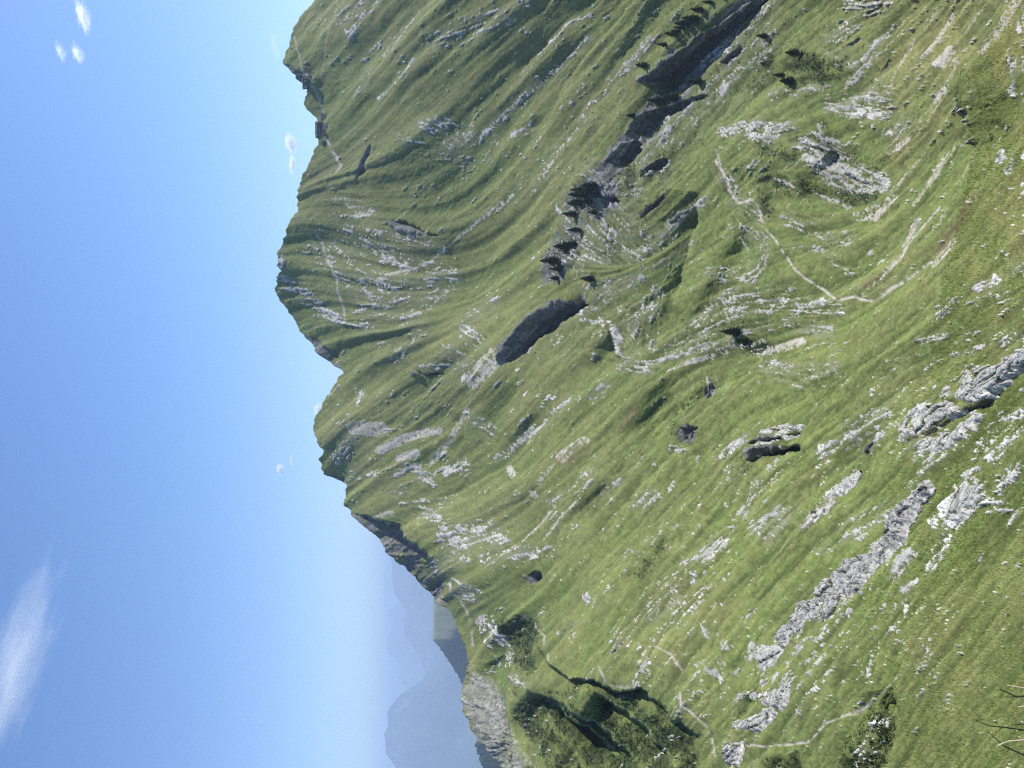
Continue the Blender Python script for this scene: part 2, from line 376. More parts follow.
# ------------------------------------------------------------------ base slope: horizontal distance in metres
CTRL = """315,-60,1050 315,0,1000 280,61,1000 305,85,960 312,125,930 298,187,950 275,253,960 285,270,950 277,292,950 341,371,830 313,430,850
325,473,820 345,490,790 373,536,740 408,576,700 430,597,660 456,628,560 468,650,510 468,700,470 476,738,440 493,768,420
400,0,790 400,150,740 400,300,700 400,420,680 430,560,610 500,0,650 500,100,620 500,200,600 500,300,575 480,420,560 480,520,520 460,590,520
600,0,540 600,100,510 580,170,490 550,270,475 495,360,500 640,75,480 700,0,450 700,100,420 650,200,410 600,300,400 560,400,400 530,480,390
500,580,420 740,160,340 750,250,300 700,340,290 660,365,310 720,60,420 800,0,370 800,100,320 850,60,295 830,160,275 850,190,255 800,270,250 760,340,260
848,300,200 790,355,235 720,400,255 660,440,285 600,520,310 545,600,330 900,0,240 850,-60,320
1024,0,34 1000,100,46 970,80,60 1024,300,10 1024,450,7.5 1024,600,6 1024,768,5.2 1024,200,16
1100,0,10 1100,300,4.6 1100,500,3.7 1100,768,3.2 1200,0,5 1200,300,2.8 1200,768,2.3 1262,400,2.0
950,40,120 900,150,190 900,60,220 950,170,95 950,250,70 950,330,52 950,400,40 950,550,22 950,700,14 950,768,13
900,230,160 900,300,125 900,400,85 900,500,50 900,600,32 900,700,24 900,768,22 850,400,140 850,500,88 850,600,55 850,700,40 850,768,36
800,450,155 800,550,105 800,650,72 800,768,56 740,500,190 740,600,130 740,700,95 735,768,85 680,500,235 680,600,180 680,680,140 710,760,110
620,600,235 600,660,225 640,740,185 600,740,225 560,700,260 570,768,265 530,720,320 500,720,400 520,768,345 510,640,400
340,-160,1080 500,-160,700 650,-160,520 800,-160,400 900,-160,250 1000,-160,55 1100,-160,14
520,930,400 600,930,235 700,930,115 800,930,50 900,930,20 1000,930,9 1100,930,3.4"""
ctrl = np.array([[float(q) for q in t.split(',')] for t in CTRL.split()])
cu, cv, cl = (768 - ctrl[:, 1]) / 100, ctrl[:, 0] / 100, np.log(ctrl[:, 2])


def tps(r2):
    return .5 * r2 * np.log(r2 + 1e-12)


n = len(cu)
K = tps((cu[:, None] - cu) ** 2 + (cv[:, None] - cv) ** 2) + np.eye(n) * .004
Pm = np.stack([np.ones(n), cu, cv], 1)
A = np.block([[K, Pm], [Pm.T, np.zeros((3, 3))]])
sol = np.linalg.solve(A, np.concatenate([cl, np.zeros(3)]))
gu = np.arange(U0, U1 + 6, 5.0) / 100
gv = np.arange(V0, V1 + 6, 5.0) / 100
GU, GV = np.meshgrid(gu, gv)
q = np.stack([GU.ravel(), GV.ravel()], 1)
val = sol[n] + sol[n + 1] * q[:, 0] + sol[n + 2] * q[:, 1]
for k in range(n):
    val += sol[k] * tps((q[:, 0] - cu[k]) ** 2 + (q[:, 1] - cv[k]) ** 2)
G = val.reshape(GU.shape).astype(np.float32)
fx = (np.arange(NU) / 5.0)
fy = (np.arange(NV) / 5.0)
i = fx.astype(int); ax = fx - i
j = fy.astype(int); ay = fy - j
T = G[:, i] * (1 - ax) + G[:, i + 1] * ax
L = T[j, :] * (1 - ay)[:, None] + T[j + 1, :] * ay[:, None]
L = blur_edge(L.astype(np.float32), 5)
# farther must not come nearer on the way up
fl = L[::-1] - np.arange(NV, dtype=np.float32)[:, None] * 6e-4
L = (np.maximum.accumulate(fl, 0) + np.arange(NV, dtype=np.float32)[:, None] * 6e-4)[::-1]
L = blur_edge(L, 3)

# brows: edges where a nearer swell hides what lies behind it
for pts, amp, rad in [
 ([(698,192),(692,242),(682,285),(667,327),(653,357)],.09,40),
 ([(1012,22),(985,52),(968,73),(959,100),(968,118),(968,135),(978,152)],.35,55),
 ([(536,634),(547,660),(568,682),(597,676),(617,690),(640,685),(660,703),(675,718),(697,735),(700,762),(712,800)],.08,40),
 ([(893,686),(898,710),(899,736),(889,770),(886,800)],.17,30),
([(828,150),(850,175),(880,185)],.03,25),([(600,318),(618,335),(616,358)],.02,25),([(471,416),(463,440),(452,458)],.012,25),
 ([(560,100),(600,45),(640,0)],.012,25),([(520,75),(574,20)],.012,25),
 ([(530,688),(560,705),(590,728),(616,750)],.13,30),([(560,700),(600,724),(640,765)],.09,26),([(598,690),(640,722),(672,760)],.09,26),
 ([(496,655),(512,676),(524,700)],.04,18),
 ([(470,655),(468,700),(476,738),(493,768)],.01,10)]:
    p = uv(pts)
    sl = window(p, rad * 3)
    d, s, t = dist_line(p, UU[sl], VV[sl], True)
    # far side: towards smaller v / smaller u, i.e. the picture's left
    mid = p[len(p) // 2]
    dd = p[len(p) // 2] - p[len(p) // 2 - 1]
    probe = mid + np.array([-4.0, -4.0])
    want = np.sign(dd[0] * (probe[1] - mid[1]) - dd[1] * (probe[0] - mid[0]))
    taper = np.clip(np.minimum(t, 1 - t) * 6, 0, 1)
    L[sl] += np.where(s == want, amp * np.exp(-d / rad) * (1 - sstep(rad * 1.5, rad * 2.8, d)) * taper * sstep(0, 1.5, d), 0)

# swells of the ground: (middle, half length, half width, long axis, how much nearer)
for (mx, my), ra, rb, ax, amp in [((708,272),105,20,(-.52,.85),.05),((806,128),42,22,(1,.35),.05),((752,165),30,20,(1,.4),.045),((600,340),34,22,(-.5,.8),.045),
        ((862,168),38,20,(1,.5),.04),((872,126),26,13,(.9,-.5),.035),((692,400),34,17,(-.65,.76),.04),((640,405),60,20,(-.65,.76),.04),((565,415),70,20,(-.62,.78),.045),
        ((478,430),40,22,(-.5,.85),.05),((790,245),40,18,(1,.5),.035),((735,320),45,16,(1,0),.035),((600,480),70,18,(-.65,.76),.03),((690,500),90,18,(-.65,.76),.03),
        ((630,560),80,16,(-.65,.76),.03),((760,430),40,20,(-.65,.76),.035),((590,232),42,22,(.7,.6),.035),((520,420),40,14,(-.55,.83),.03)]:
    du_, dv_ = -ax[1], ax[0]
    nn_ = math.hypot(du_, dv_)
    du_, dv_ = du_ / nn_, dv_ / nn_
    a_ = ((UU - (768 - my)) * du_ + (VV - mx) * dv_) / ra
    b_ = (-(UU - (768 - my)) * dv_ + (VV - mx) * du_) / rb
    L -= amp * .52 * np.clip(1 - a_ * a_ - b_ * b_, 0, 1) ** 2

# rock steps: stand upright where the photograph shows a face
H = L.copy()
for c in range(NU):
    m = CLIFF[:, c] > .5
    if not m.any():
        continue
    idx = np.flatnonzero(m)
    for run in np.split(idx, np.flatnonzero(np.diff(idx) > 1) + 1):
        b, a = min(run[-1] + 1, NV - 1), max(run[0] - 1, 0)
        H[run, c] = .65 * L[a, c] + .35 * L[b, c] + (L[run, c] - .5 * L[a, c] - .5 * L[b, c]) * .15
L = L + blur(H - L, .7)

# slopes leaning away from the sun
KD = 1.35e-3
# ------------------------------------------------------------------ grain along the beds
C2b, S2b = blur_edge(C2, 4), blur_edge(S2, 4)
TH = .5 * np.arctan2(S2b, C2b)
DUF, DVF = np.cos(TH).astype(np.float32), np.sin(TH).astype(np.float32)


TH0 = .5 * np.arctan2(blur_edge(S2, 45), blur_edge(C2, 45))
DU0, DV0 = np.cos(TH0).astype(np.float32), np.sin(TH0).astype(np.float32)


def lic(noise, length, step=1.0, slow=False):
    acc = noise.copy()
    DU, DV = (DU0, DV0) if slow else (DUF, DVF)
    for sg in (1, -1):
        pu, pv = UU.copy(), VV.copy()
        du, dv = DU * sg, DV * sg
        for k in range(length):
            pu += du * step
            pv += dv * step
            ii = np.clip((pu - U0 + .5).astype(np.int32), 0, NU - 1)
            jj = np.clip((pv - V0 + .5).astype(np.int32), 0, NV - 1)
            acc += noise[jj, ii]
            du, dv = DU[jj, ii], DV[jj, ii]
            flip = np.where(du * (DU * sg) + dv * (DV * sg) < 0, -1, 1)
            du, dv = du * flip, dv * flip
    return norm(acc)


GR0 = lic(gnoise(.5), 3, .8)
GR1 = lic(gnoise(.65), 8)
GR2 = lic(gnoise(1.1), 26, 1.5)
GR2S = lic(gnoise(1.2), 30, 1.5, True)
GR5 = lic(gnoise(3.0), 36, 2.0, True)
GR12 = lic(gnoise(8), 44, 3.0, True)
N1, N2, N4, N10, N30 = gnoise(.5), gnoise(1.5), gnoise(4), gnoise(10), gnoise(30)

def tilt_field(g, w=.25, reach=120.0):
    # heights whose slope along u follows g, relaxed across v
    p = 120
    gp = np.pad(g, p, mode='constant')
    fv_ = 2 * math.pi * np.fft.fftfreq(gp.shape[0])[:, None]
    fu_ = 2 * math.pi * np.fft.rfftfreq(gp.shape[1])[None, :]
    Gh = np.fft.rfft2(gp)
    Lh = np.conj(1j * fu_) * Gh / (fu_ ** 2 + w * fv_ ** 2 + 1 / reach ** 2)
    return np.fft.irfft2(Lh, s=gp.shape).astype(np.float32)[p:-p, p:-p]


RIB = sstep(.5, 1.5, GR12) * (.27 * (1 - sstep(560, 760, VV)) + .28 * (1 - sstep(760, 900, VV)))
DARK = np.maximum(DARK, RIB)
L = L + tilt_field(-blur(DARK, 1.2) * KD)

near = sstep(700, 1000, VV)
far = 1 - sstep(520, 700, VV)
mott = norm(GR1 * .9 + GR0 * .6 + GR2 * .45 + N1 * .8 + N2 * .2 + N4 * .35)
inframe = np.maximum(np.minimum(1, ROCK) * (.76 + .10 * near + .10 * far), .6 * blur_edge(ROCK, 5))
# beyond the edges of the view the same kind of slope goes on
out = ((UU < 0) | (UU > 768) | (VV > 1024))
inframe = np.where(out, np.clip(.28 + .16 * N30, 0, .7) * (ROCK < .05) + inframe, inframe)
back = .03 + .07 * N30 + .08 * sstep(560, 850, VV - UU * .3)
back = back - .16 * sstep(880, 990, VV)
heath = sstep(.7, 1.9, GR5 + .5 * GR2S + .5 * N30) * sstep(430, 560, VV) * (1 - .7 * sstep(880, 960, VV))
back = back * (1 - .8 * far) + .22 * heath
mR = np.maximum(inframe, np.clip(back, 0, .3))
mR = mR * (1 - .9 * np.clip(SHRUB * 1.3 - .8 * (ROCK > .3), 0, 1))
rock = sstep(-.3, .3, mott - (2.3 - 3.1 * mR))
# outcrop fractures
cov = rock
scree = np.clip(SCREE * (.75 + .22 * GR2 + .2 * N1), 0, 1) * sstep(.18, .45, SCREE + .12 * GR2 + .06 * N2)
path = PATH * np.clip(.72 + .35 * N2 + .3 * N1, 0, 1)
brown = np.clip(np.maximum(BROWN * (1 + .4 * GR2), blur_edge(PATH, 1.2) * (.6 + .4 * N2)), 0, 1)
dry = np.clip(.30 + .22 * far + .2 * N30 + .12 * GR12 + .2 * GR5 + .1 * N10 + DRY * .6 - DARK * .2, 0, 1)  # dry grass; far slope gets more, its haze put into the colour
shrub = np.clip(SHRUB * 1.2 + .3 * N4 * (SHRUB > .1), 0, 1) * (SHRUB > .05)
shrub_c = np.maximum(shrub, heath * np.clip(.42 + .2 * N1 + .15 * GR1, 0, .8))

# relief in pixels of the place it stands at
far = 1 - sstep(520, 700, VV)
h = GR12 * 2.3 * (1 - .4 * sstep(820, 960, VV)) + GR5 * (1.0 - .25 * far) + N30 * 1.5 + N10 * .3 + N4 * .1 + N2 * .05
h = h * (1 - .55 * sstep(930, 1020, VV))
h += cov * (.2 + .75 * GR1 + .4 * GR0 + .3 * GR2 + .3 * N1) * (1.0 + .5 * near) * (1 - .45 * far)
h += (1 - .45 * far) * (1 - cov) * (.12 * GR1 + .11 * GR0 + .10 * GR2 + .30 * GR2S * (1 - .3 * near) + .10 * N1) * (1 - .5 * sstep(930, 1020, VV))
h += CLIFF * (.6 * GR2 + .5 * GR1 + .3 * N2 + .35 * N4) * (1 - .6 * (1 - sstep(430, 500, VV)))
h += shrub * (.5 * N2 + .4 * N1 + .5)
h -= blur_edge(PATH, .8) * 1.1
h += GREY * (N2 * .5 + N1 * .4 + GR5 * .6)

# ------------------------------------------------------------------ mesh of the whole slope
SKY = uv([(350,-172),(330,-60),(315,0),(293,27),(281,59),(283,65),(290,72),(301,83),(307,89),(301,101),(303,108),(312,120),(317,128),(318,142),(310,165),(298,187),(295,204),(296,212),(288,227),
          (275,251),(279,262),(285,270),(279,277),(277,292),(282,306),(297,334),(316,354),(341,371),(338,384),(327,402),(316,421),(313,430),(321,443),(328,449),
          (323,459),(325,473),(335,480),(345,484),(343,504),(356,520),(373,536),(406,575),(428,597),(443,608),(456,628),(465,651),(467,680),(468,706),
          (476,738),(493,768),(520,830),(560,940)])
SKY = SKY[np.argsort(SKY[:, 0])]
NC, NR = 1380, 1230
us = np.linspace(U0 + 1, U1 - 1, NC)
vt = np.interp(us, SKY[:, 0], SKY[:, 1])
jit = np.interp(us, np.arange(U0, U1 + 1), blur(rng.standard_normal((1, NU)).astype(np.float32), 1.2, .01)[0] * 1.4)
vt = vt + jit
tt = np.linspace(0, 1, NR)
V = vt[None, :] + (V1 - 1 - vt)[None, :] * tt[:, None]
U = np.broadcast_to(us, V.shape)
Ls = bil(L, U, V)
D = np.exp(Ls)
x, y, z = ray(U, V)
Pb = np.stack([x * D, y * D, z * D], -1)


def grid_normals(P):
    a = np.gradient(P, axis=1)
    b = np.gradient(P, axis=0)
    nn = np.cross(a, -b)
    nn /= np.linalg.norm(nn, axis=-1, keepdims=True) + 1e-12
    return nn


# smooth version of the base for displacement directions
Lsm = blur_edge(L, 3)
Dsm = np.exp(bil(Lsm, U, V))
NB = grid_normals(np.stack([x * Dsm, y * Dsm, z * Dsm], -1))
Hh = bil(h, U, V)
P = Pb + NB * (Hh * D / F)[..., None]
# the far side of the ridge
KB = 10
PS = P
backP = []
for k in range(KB, 0, -1):
    dd = 6 * k * (1 + .35 * k)
    bx = P[0, :, 0] + x[0] * dd
    by = P[0, :, 1] + y[0] * dd
    bz = P[0, :, 2] - dd * .62 + np.interp(us, np.arange(U0, U1 + 1), N4[k * 7]) * .06 * dd - 1.2
    backP.append(np.stack([bx, by, bz], -1))
P = np.concatenate([np.stack(backP), P], 0)
NRT = NR + KB


VN = rng.standard_normal(V.shape).astype(np.float32)


def attr_rows(f, grain=0.0):
    a = bil(f, U, V)
    if grain:
        a = a + grain * VN * sstep(.02, .2, a)
    a = np.clip(a, 0, 1)
    return np.concatenate([np.repeat(a[:1], KB, 0), a], 0).astype(np.float32)


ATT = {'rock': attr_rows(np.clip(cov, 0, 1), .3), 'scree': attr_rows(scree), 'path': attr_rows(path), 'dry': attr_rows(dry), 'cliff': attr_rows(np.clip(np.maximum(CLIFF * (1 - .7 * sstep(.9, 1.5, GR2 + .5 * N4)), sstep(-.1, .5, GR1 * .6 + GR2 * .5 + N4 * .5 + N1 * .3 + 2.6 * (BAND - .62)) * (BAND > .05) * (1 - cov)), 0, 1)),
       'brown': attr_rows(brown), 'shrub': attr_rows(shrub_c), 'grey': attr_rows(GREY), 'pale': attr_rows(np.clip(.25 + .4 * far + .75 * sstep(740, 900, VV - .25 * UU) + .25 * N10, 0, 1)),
       'tone': attr_rows(np.clip(.5 + .09 * N1 + .08 * GR0 + .09 * GR1 + .07 * GR2 + .16 * GR2S + .07 * GR5 + .04 * N2, 0, 1) * (1 - .35 * far) + .5 * .35 * far, .09),
       'thin': attr_rows(np.clip(blur_edge(ROCK * (1 - SHRUB), 2) * .9, 0, 1))}
NEAR = uv([(1400,-400),(985,-400),(1010,22),(985,52),(968,73),(959,100),(968,135),(945,165),(893,195),(863,240),(845,300),(790,355),(735,395),(660,440),(600,520),(545,600),(536,634),(547,660),(568,682),(597,676),(617,690),
           (640,685),(660,703),(675,718),(697,735),(700,762),(720,960),(1400,960)])
nearv = np.concatenate([np.zeros((KB, NC), bool), inside(NEAR, U, V)], 0)


def mesh_from(name, verts, faces, mat, attrs=None, smooth=True):
    me = bpy.data.meshes.new(name)
    nf = len(faces)
    k = faces.shape[1]
    me.vertices.add(len(verts))
    me.vertices.foreach_set('co', np.ascontiguousarray(verts, np.float32).ravel())
    me.loops.add(nf * k)
    me.loops.foreach_set('vertex_index', np.ascontiguousarray(faces, np.int32).ravel())
    me.polygons.add(nf)
    me.polygons.foreach_set('loop_start', np.arange(0, nf * k, k, dtype=np.int32))
    me.polygons.foreach_set('loop_total', np.full(nf, k, np.int32))
    me.polygons.foreach_set('use_smooth', np.full(nf, smooth, bool))
    me.update(calc_edges=True)
    for an, av in (attrs or {}).items():
        at = me.attributes.new(an, 'FLOAT', 'POINT')
        at.data.foreach_set('value', np.ascontiguousarray(av, np.float32).ravel())
    if mat:
        me.materials.append(mat)
    o = bpy.data.objects.new(name, me)
    COL.objects.link(o)
    return o


def grid_faces(nr, nc):
    i = np.arange(nr * nc).reshape(nr, nc)
    return np.stack([i[1:, :-1], i[1:, 1:], i[:-1, 1:], i[:-1, :-1]], -1)


# ------------------------------------------------------------------ materials
def mat(name):
    m = bpy.data.materials.new(name)
    m.use_nodes = True
    nt = m.node_tree
    b = nt.nodes['Principled BSDF']
    b.inputs['Roughness'].default_value = .9
    b.inputs['Specular IOR Level'].default_value = .15
    return m, nt, b


def node(nt, t, **kw):
    nd = nt.nodes.new(t)
    for k, v in kw.items():
        setattr(nd, k, v)
    return nd


def val_in(nt, sock, v):
    if isinstance(v, (int, float)):
        sock.default_value = v
    elif isinstance(v, tuple):
        sock.default_value = v if len(v) == 4 else (*v, 1)
    else:
        nt.links.new(v, sock)


def mix(nt, fac, a, b):
    nd = node(nt, 'ShaderNodeMix', data_type='RGBA')
    val_in(nt, nd.inputs[0], fac)
    val_in(nt, nd.inputs[6], a)
    val_in(nt, nd.inputs[7], b)
    return nd.outputs[2]


def mth(nt, op, a, b=0.0, clamp=False):
    nd = node(nt, 'ShaderNodeMath', operation=op, use_clamp=clamp)
    val_in(nt, nd.inputs[0], a)
    val_in(nt, nd.inputs[1], b)
    return nd.outputs[0]


def noise(nt, vec, scale, detail=4, rough=.55):
    nd = node(nt, 'ShaderNodeTexNoise')
    nt.links.new(vec, nd.inputs['Vector'])
    nd.inputs['Scale'].default_value = scale
    nd.inputs['Detail'].default_value = detail
    nd.inputs['Roughness'].default_value = rough
    return nd.outputs['Fac']


def ramp(nt, fac, lo, hi):
    nd = node(nt, 'ShaderNodeMapRange')
    nd.interpolation_type = 'SMOOTHSTEP'
    val_in(nt, nd.inputs[0], fac)
    nd.inputs[1].default_value = lo
    nd.inputs[2].default_value = hi
    return nd.outputs[0]


def attrib(nt, name):
    nd = node(nt, 'ShaderNodeAttribute', attribute_name=name)
    return nd.outputs['Fac']


def ground_material():
    m, nt, b = mat('alpine_turf')
    tc = node(nt, 'ShaderNodeTexCoord').outputs['Object']
    n1 = noise(nt, tc, .35, 10, .68)
    n2 = noise(nt, tc, .03, 6, .6)
    n3 = noise(nt, tc, 3.0, 8, .7)
    green = mix(nt, ramp(nt, n1, .3, .7), (.099, .130, .034), (.146, .182, .052))
    green = mix(nt, mth(nt, 'MULTIPLY', ramp(nt, n3, .52, .78), .35), green, (.19, .205, .065))
    green = mix(nt, mth(nt, 'MULTIPLY', ramp(nt, n3, .48, .25), .45), green, (.045, .072, .015))
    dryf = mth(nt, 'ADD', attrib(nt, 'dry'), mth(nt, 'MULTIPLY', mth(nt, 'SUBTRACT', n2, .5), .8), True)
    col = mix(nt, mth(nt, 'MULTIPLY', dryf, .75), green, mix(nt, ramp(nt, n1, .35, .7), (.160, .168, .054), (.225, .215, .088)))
    col = mix(nt, attrib(nt, 'brown'), col, (.16, .115, .065))
    col = mix(nt, mth(nt, 'MULTIPLY', attrib(nt, 'shrub'), .9), col, mix(nt, ramp(nt, n1, .35, .7), (.020, .036, .012), (.062, .082, .024)))
    tone = attrib(nt, 'tone')
    tv = mth(nt, 'ADD', mth(nt, 'MULTIPLY', tone, 1.05), .48)
    vm = node(nt, 'ShaderNodeVectorMath', operation='MULTIPLY')
    nt.links.new(col, vm.inputs[0])
    nt.links.new(tv, vm.inputs[1])
    col = vm.outputs[0]
    thin = mth(nt, 'MULTIPLY', attrib(nt, 'thin'), ramp(nt, mth(nt, 'ADD', tone, mth(nt, 'MULTIPLY', n1, .6)), .5, 1.0))
    col = mix(nt, mth(nt, 'MULTIPLY', thin, .8), col, (.20, .195, .145))
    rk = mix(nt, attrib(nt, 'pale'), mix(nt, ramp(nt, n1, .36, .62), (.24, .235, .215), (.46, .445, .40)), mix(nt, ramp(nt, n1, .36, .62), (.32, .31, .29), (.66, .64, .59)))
    rk = mix(nt, mth(nt, 'MULTIPLY', ramp(nt, noise(nt, tc, .09, 6, .65), .42, .62), .65), rk, (.25, .245, .23))
    rk = mix(nt, mth(nt, 'MULTIPLY', ramp(nt, tone, .52, .25), .8), rk, (.085, .085, .078))
    sc = mix(nt, ramp(nt, n1, .35, .68), (.30, .275, .225), (.50, .47, .40))
    col = mix(nt, ramp(nt, mth(nt, 'ADD', attrib(nt, 'scree'), mth(nt, 'MULTIPLY', mth(nt, 'SUBTRACT', n1, .5), .6)), .25, .75), col, sc)
    rf = ramp(nt, mth(nt, 'ADD', attrib(nt, 'rock'), mth(nt, 'MULTIPLY', mth(nt, 'SUBTRACT', n1, .5), .7)), .3, .62)
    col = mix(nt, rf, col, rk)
    cl = mix(nt, ramp(nt, n1, .36, .64), (.052, .057, .053), (.17, .17, .148))  # cliff faces: limestone darkened, their shade put into the colour
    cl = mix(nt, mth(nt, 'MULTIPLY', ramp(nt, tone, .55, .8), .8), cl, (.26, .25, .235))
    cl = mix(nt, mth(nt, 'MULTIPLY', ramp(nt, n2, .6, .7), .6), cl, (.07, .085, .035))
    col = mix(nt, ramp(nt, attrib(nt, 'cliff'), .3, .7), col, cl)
    gr = mix(nt, ramp(nt, n1, .4, .65), (.17, .165, .15), (.34, .325, .30))
    gr = mix(nt, ramp(nt, n2, .5, .62), gr, (.11, .12, .05))
    col = mix(nt, mth(nt, 'MULTIPLY', attrib(nt, 'grey'), .75), col, gr)
    col = mix(nt, mth(nt, 'MULTIPLY', attrib(nt, 'path'), .85), col, (.50, .475, .41))
    nt.links.new(col, b.inputs['Base Color'])
    return m


GROUND = ground_material()
faces = grid_faces(NRT, NC).reshape(-1, 4)
nf = nearv.ravel()[faces].sum(1) >= 2
verts = P.reshape(-1, 3)
for name, sel in (('meadow_slope', nf), ('mountainside', ~nf)):
    fsel = faces[sel]
    used = np.unique(fsel)
    remap = np.zeros(len(verts), np.int32)
    remap[used] = np.arange(len(used))
    o = mesh_from(name, verts[used], remap[fsel], GROUND, {k: a.ravel()[used] for k, a in ATT.items()})
    o['kind'] = 'structure'


def on_surface(u, v):
    u, v = np.atleast_1d(np.asarray(u, float)), np.atleast_1d(np.asarray(v, float))
    ci = np.clip((u - us[0]) / (us[1] - us[0]), 0, NC - 1.001)
    t0 = np.interp(u, us, vt)
    ri = np.clip((v - t0) / (V1 - 1 - t0) * (NR - 1), 0, NR - 1.001)
    a, b_ = ri.astype(int), ci.astype(int)
    fa, fb = (ri - a)[:, None], (ci - b_)[:, None]
    q = PS[a, b_] * (1 - fa) * (1 - fb) + PS[a + 1, b_] * fa * (1 - fb) + PS[a, b_ + 1] * (1 - fa) * fb + PS[a + 1, b_ + 1] * fa * fb
    return q, np.hypot(q[:, 0], q[:, 1])


def ground_at(px, py):
    """point of the slope seen at picture position (px, py), its distance and the metres per pixel there"""
    u, v = 768.0 - py, float(px)
    q, d = on_surface(u, v)
    d = float(d[0])
    return Vector(q[0].tolist()), d, d / F * math.sqrt(1 + ((u - 384) / F) ** 2) * 1.0


def normal_at(px, py):
    a = ground_at(px, py - 3)[0]; b = ground_at(px, py + 3)[0]
    c = ground_at(px - 3, py)[0]; d = ground_at(px + 3, py)[0]
    nn = (a - b).cross(c - d)
    nn.normalize()
    return nn if nn.z > 0 else -nn


def label(o, lab, cat, group=None):
    o['label'] = lab
    o['category'] = cat
    if group:
        o['group'] = group


# ------------------------------------------------------------------ limestone outcrops standing out of the turf
def worley(s, t, seed):
    i0, j0 = np.floor(s).astype(int), np.floor(t).astype(int)
    f1 = np.full(s.shape, 9.0); f2 = np.full(s.shape, 9.0); idv = np.zeros(s.shape)

    def hsh(i, j, k):
        q = np.sin(i * 127.1 + j * 311.7 + k * 74.7 + seed * 13.3) * 43758.5453
        return q - np.floor(q)
    for di in (-1, 0, 1):
        for dj in (-1, 0, 1):
            ci, cj = i0 + di, j0 + dj
            d = np.hypot(ci + hsh(ci, cj, 1) - s, cj + hsh(ci, cj, 2) - t)
            c = d < f1
            f2 = np.where(c, f1, np.minimum(f2, d))
            idv = np.where(c, hsh(ci, cj, 3), idv)
            f1 = np.where(c, d, f1)
    return f1, f2, idv


def rock_material(lo=(.235, .225, .205), hi=(.58, .56, .505)):
    m, nt, b = mat('limestone')
    tc = node(nt, 'ShaderNodeTexCoord').outputs['Object']
    n1 = noise(nt, tc, 1.1, 10, .7)
    n2 = noise(nt, tc, .25, 5, .6)
    n3 = noise(nt, tc, 4.5, 8, .7)
    col = mix(nt, ramp(nt, n1, .36, .62), lo, hi)
    col = mix(nt, mth(nt, 'MULTIPLY', ramp(nt, n2, .5, .66), .5), col, (.24, .235, .225))
    col = mix(nt, mth(nt, 'MULTIPLY', ramp(nt, n3, .58, .74), .55), col, (.12, .12, .115))
    moss = ramp(nt, noise(nt, tc, .6, 8, .7), .60, .68)
    col = mix(nt, mth(nt, 'MULTIPLY', moss, .8), col, (.075, .10, .022))
    col = mix(nt, ramp(nt, attrib(nt, 'crack'), .35, .9), col, mix(nt, n2, (.035, .035, .030), (.06, .075, .025)))  # fractures: soil and moss, with crevice shade put into the colour too
    nt.links.new(col, b.inputs['Base Color'])
    bp = node(nt, 'ShaderNodeBump')
    bp.inputs['Strength'].default_value = .6
    bp.inputs['Distance'].default_value = .08
    nt.links.new(n3, bp.inputs['Height'])
    nt.links.new(bp.outputs[0], b.inputs['Normal'])
    return m


LIME = rock_material()
LIME_SHADE = rock_material((.16, .157, .148), (.50, .485, .45))  # darker copy of the limestone: shade of the rib's faces put into the colour


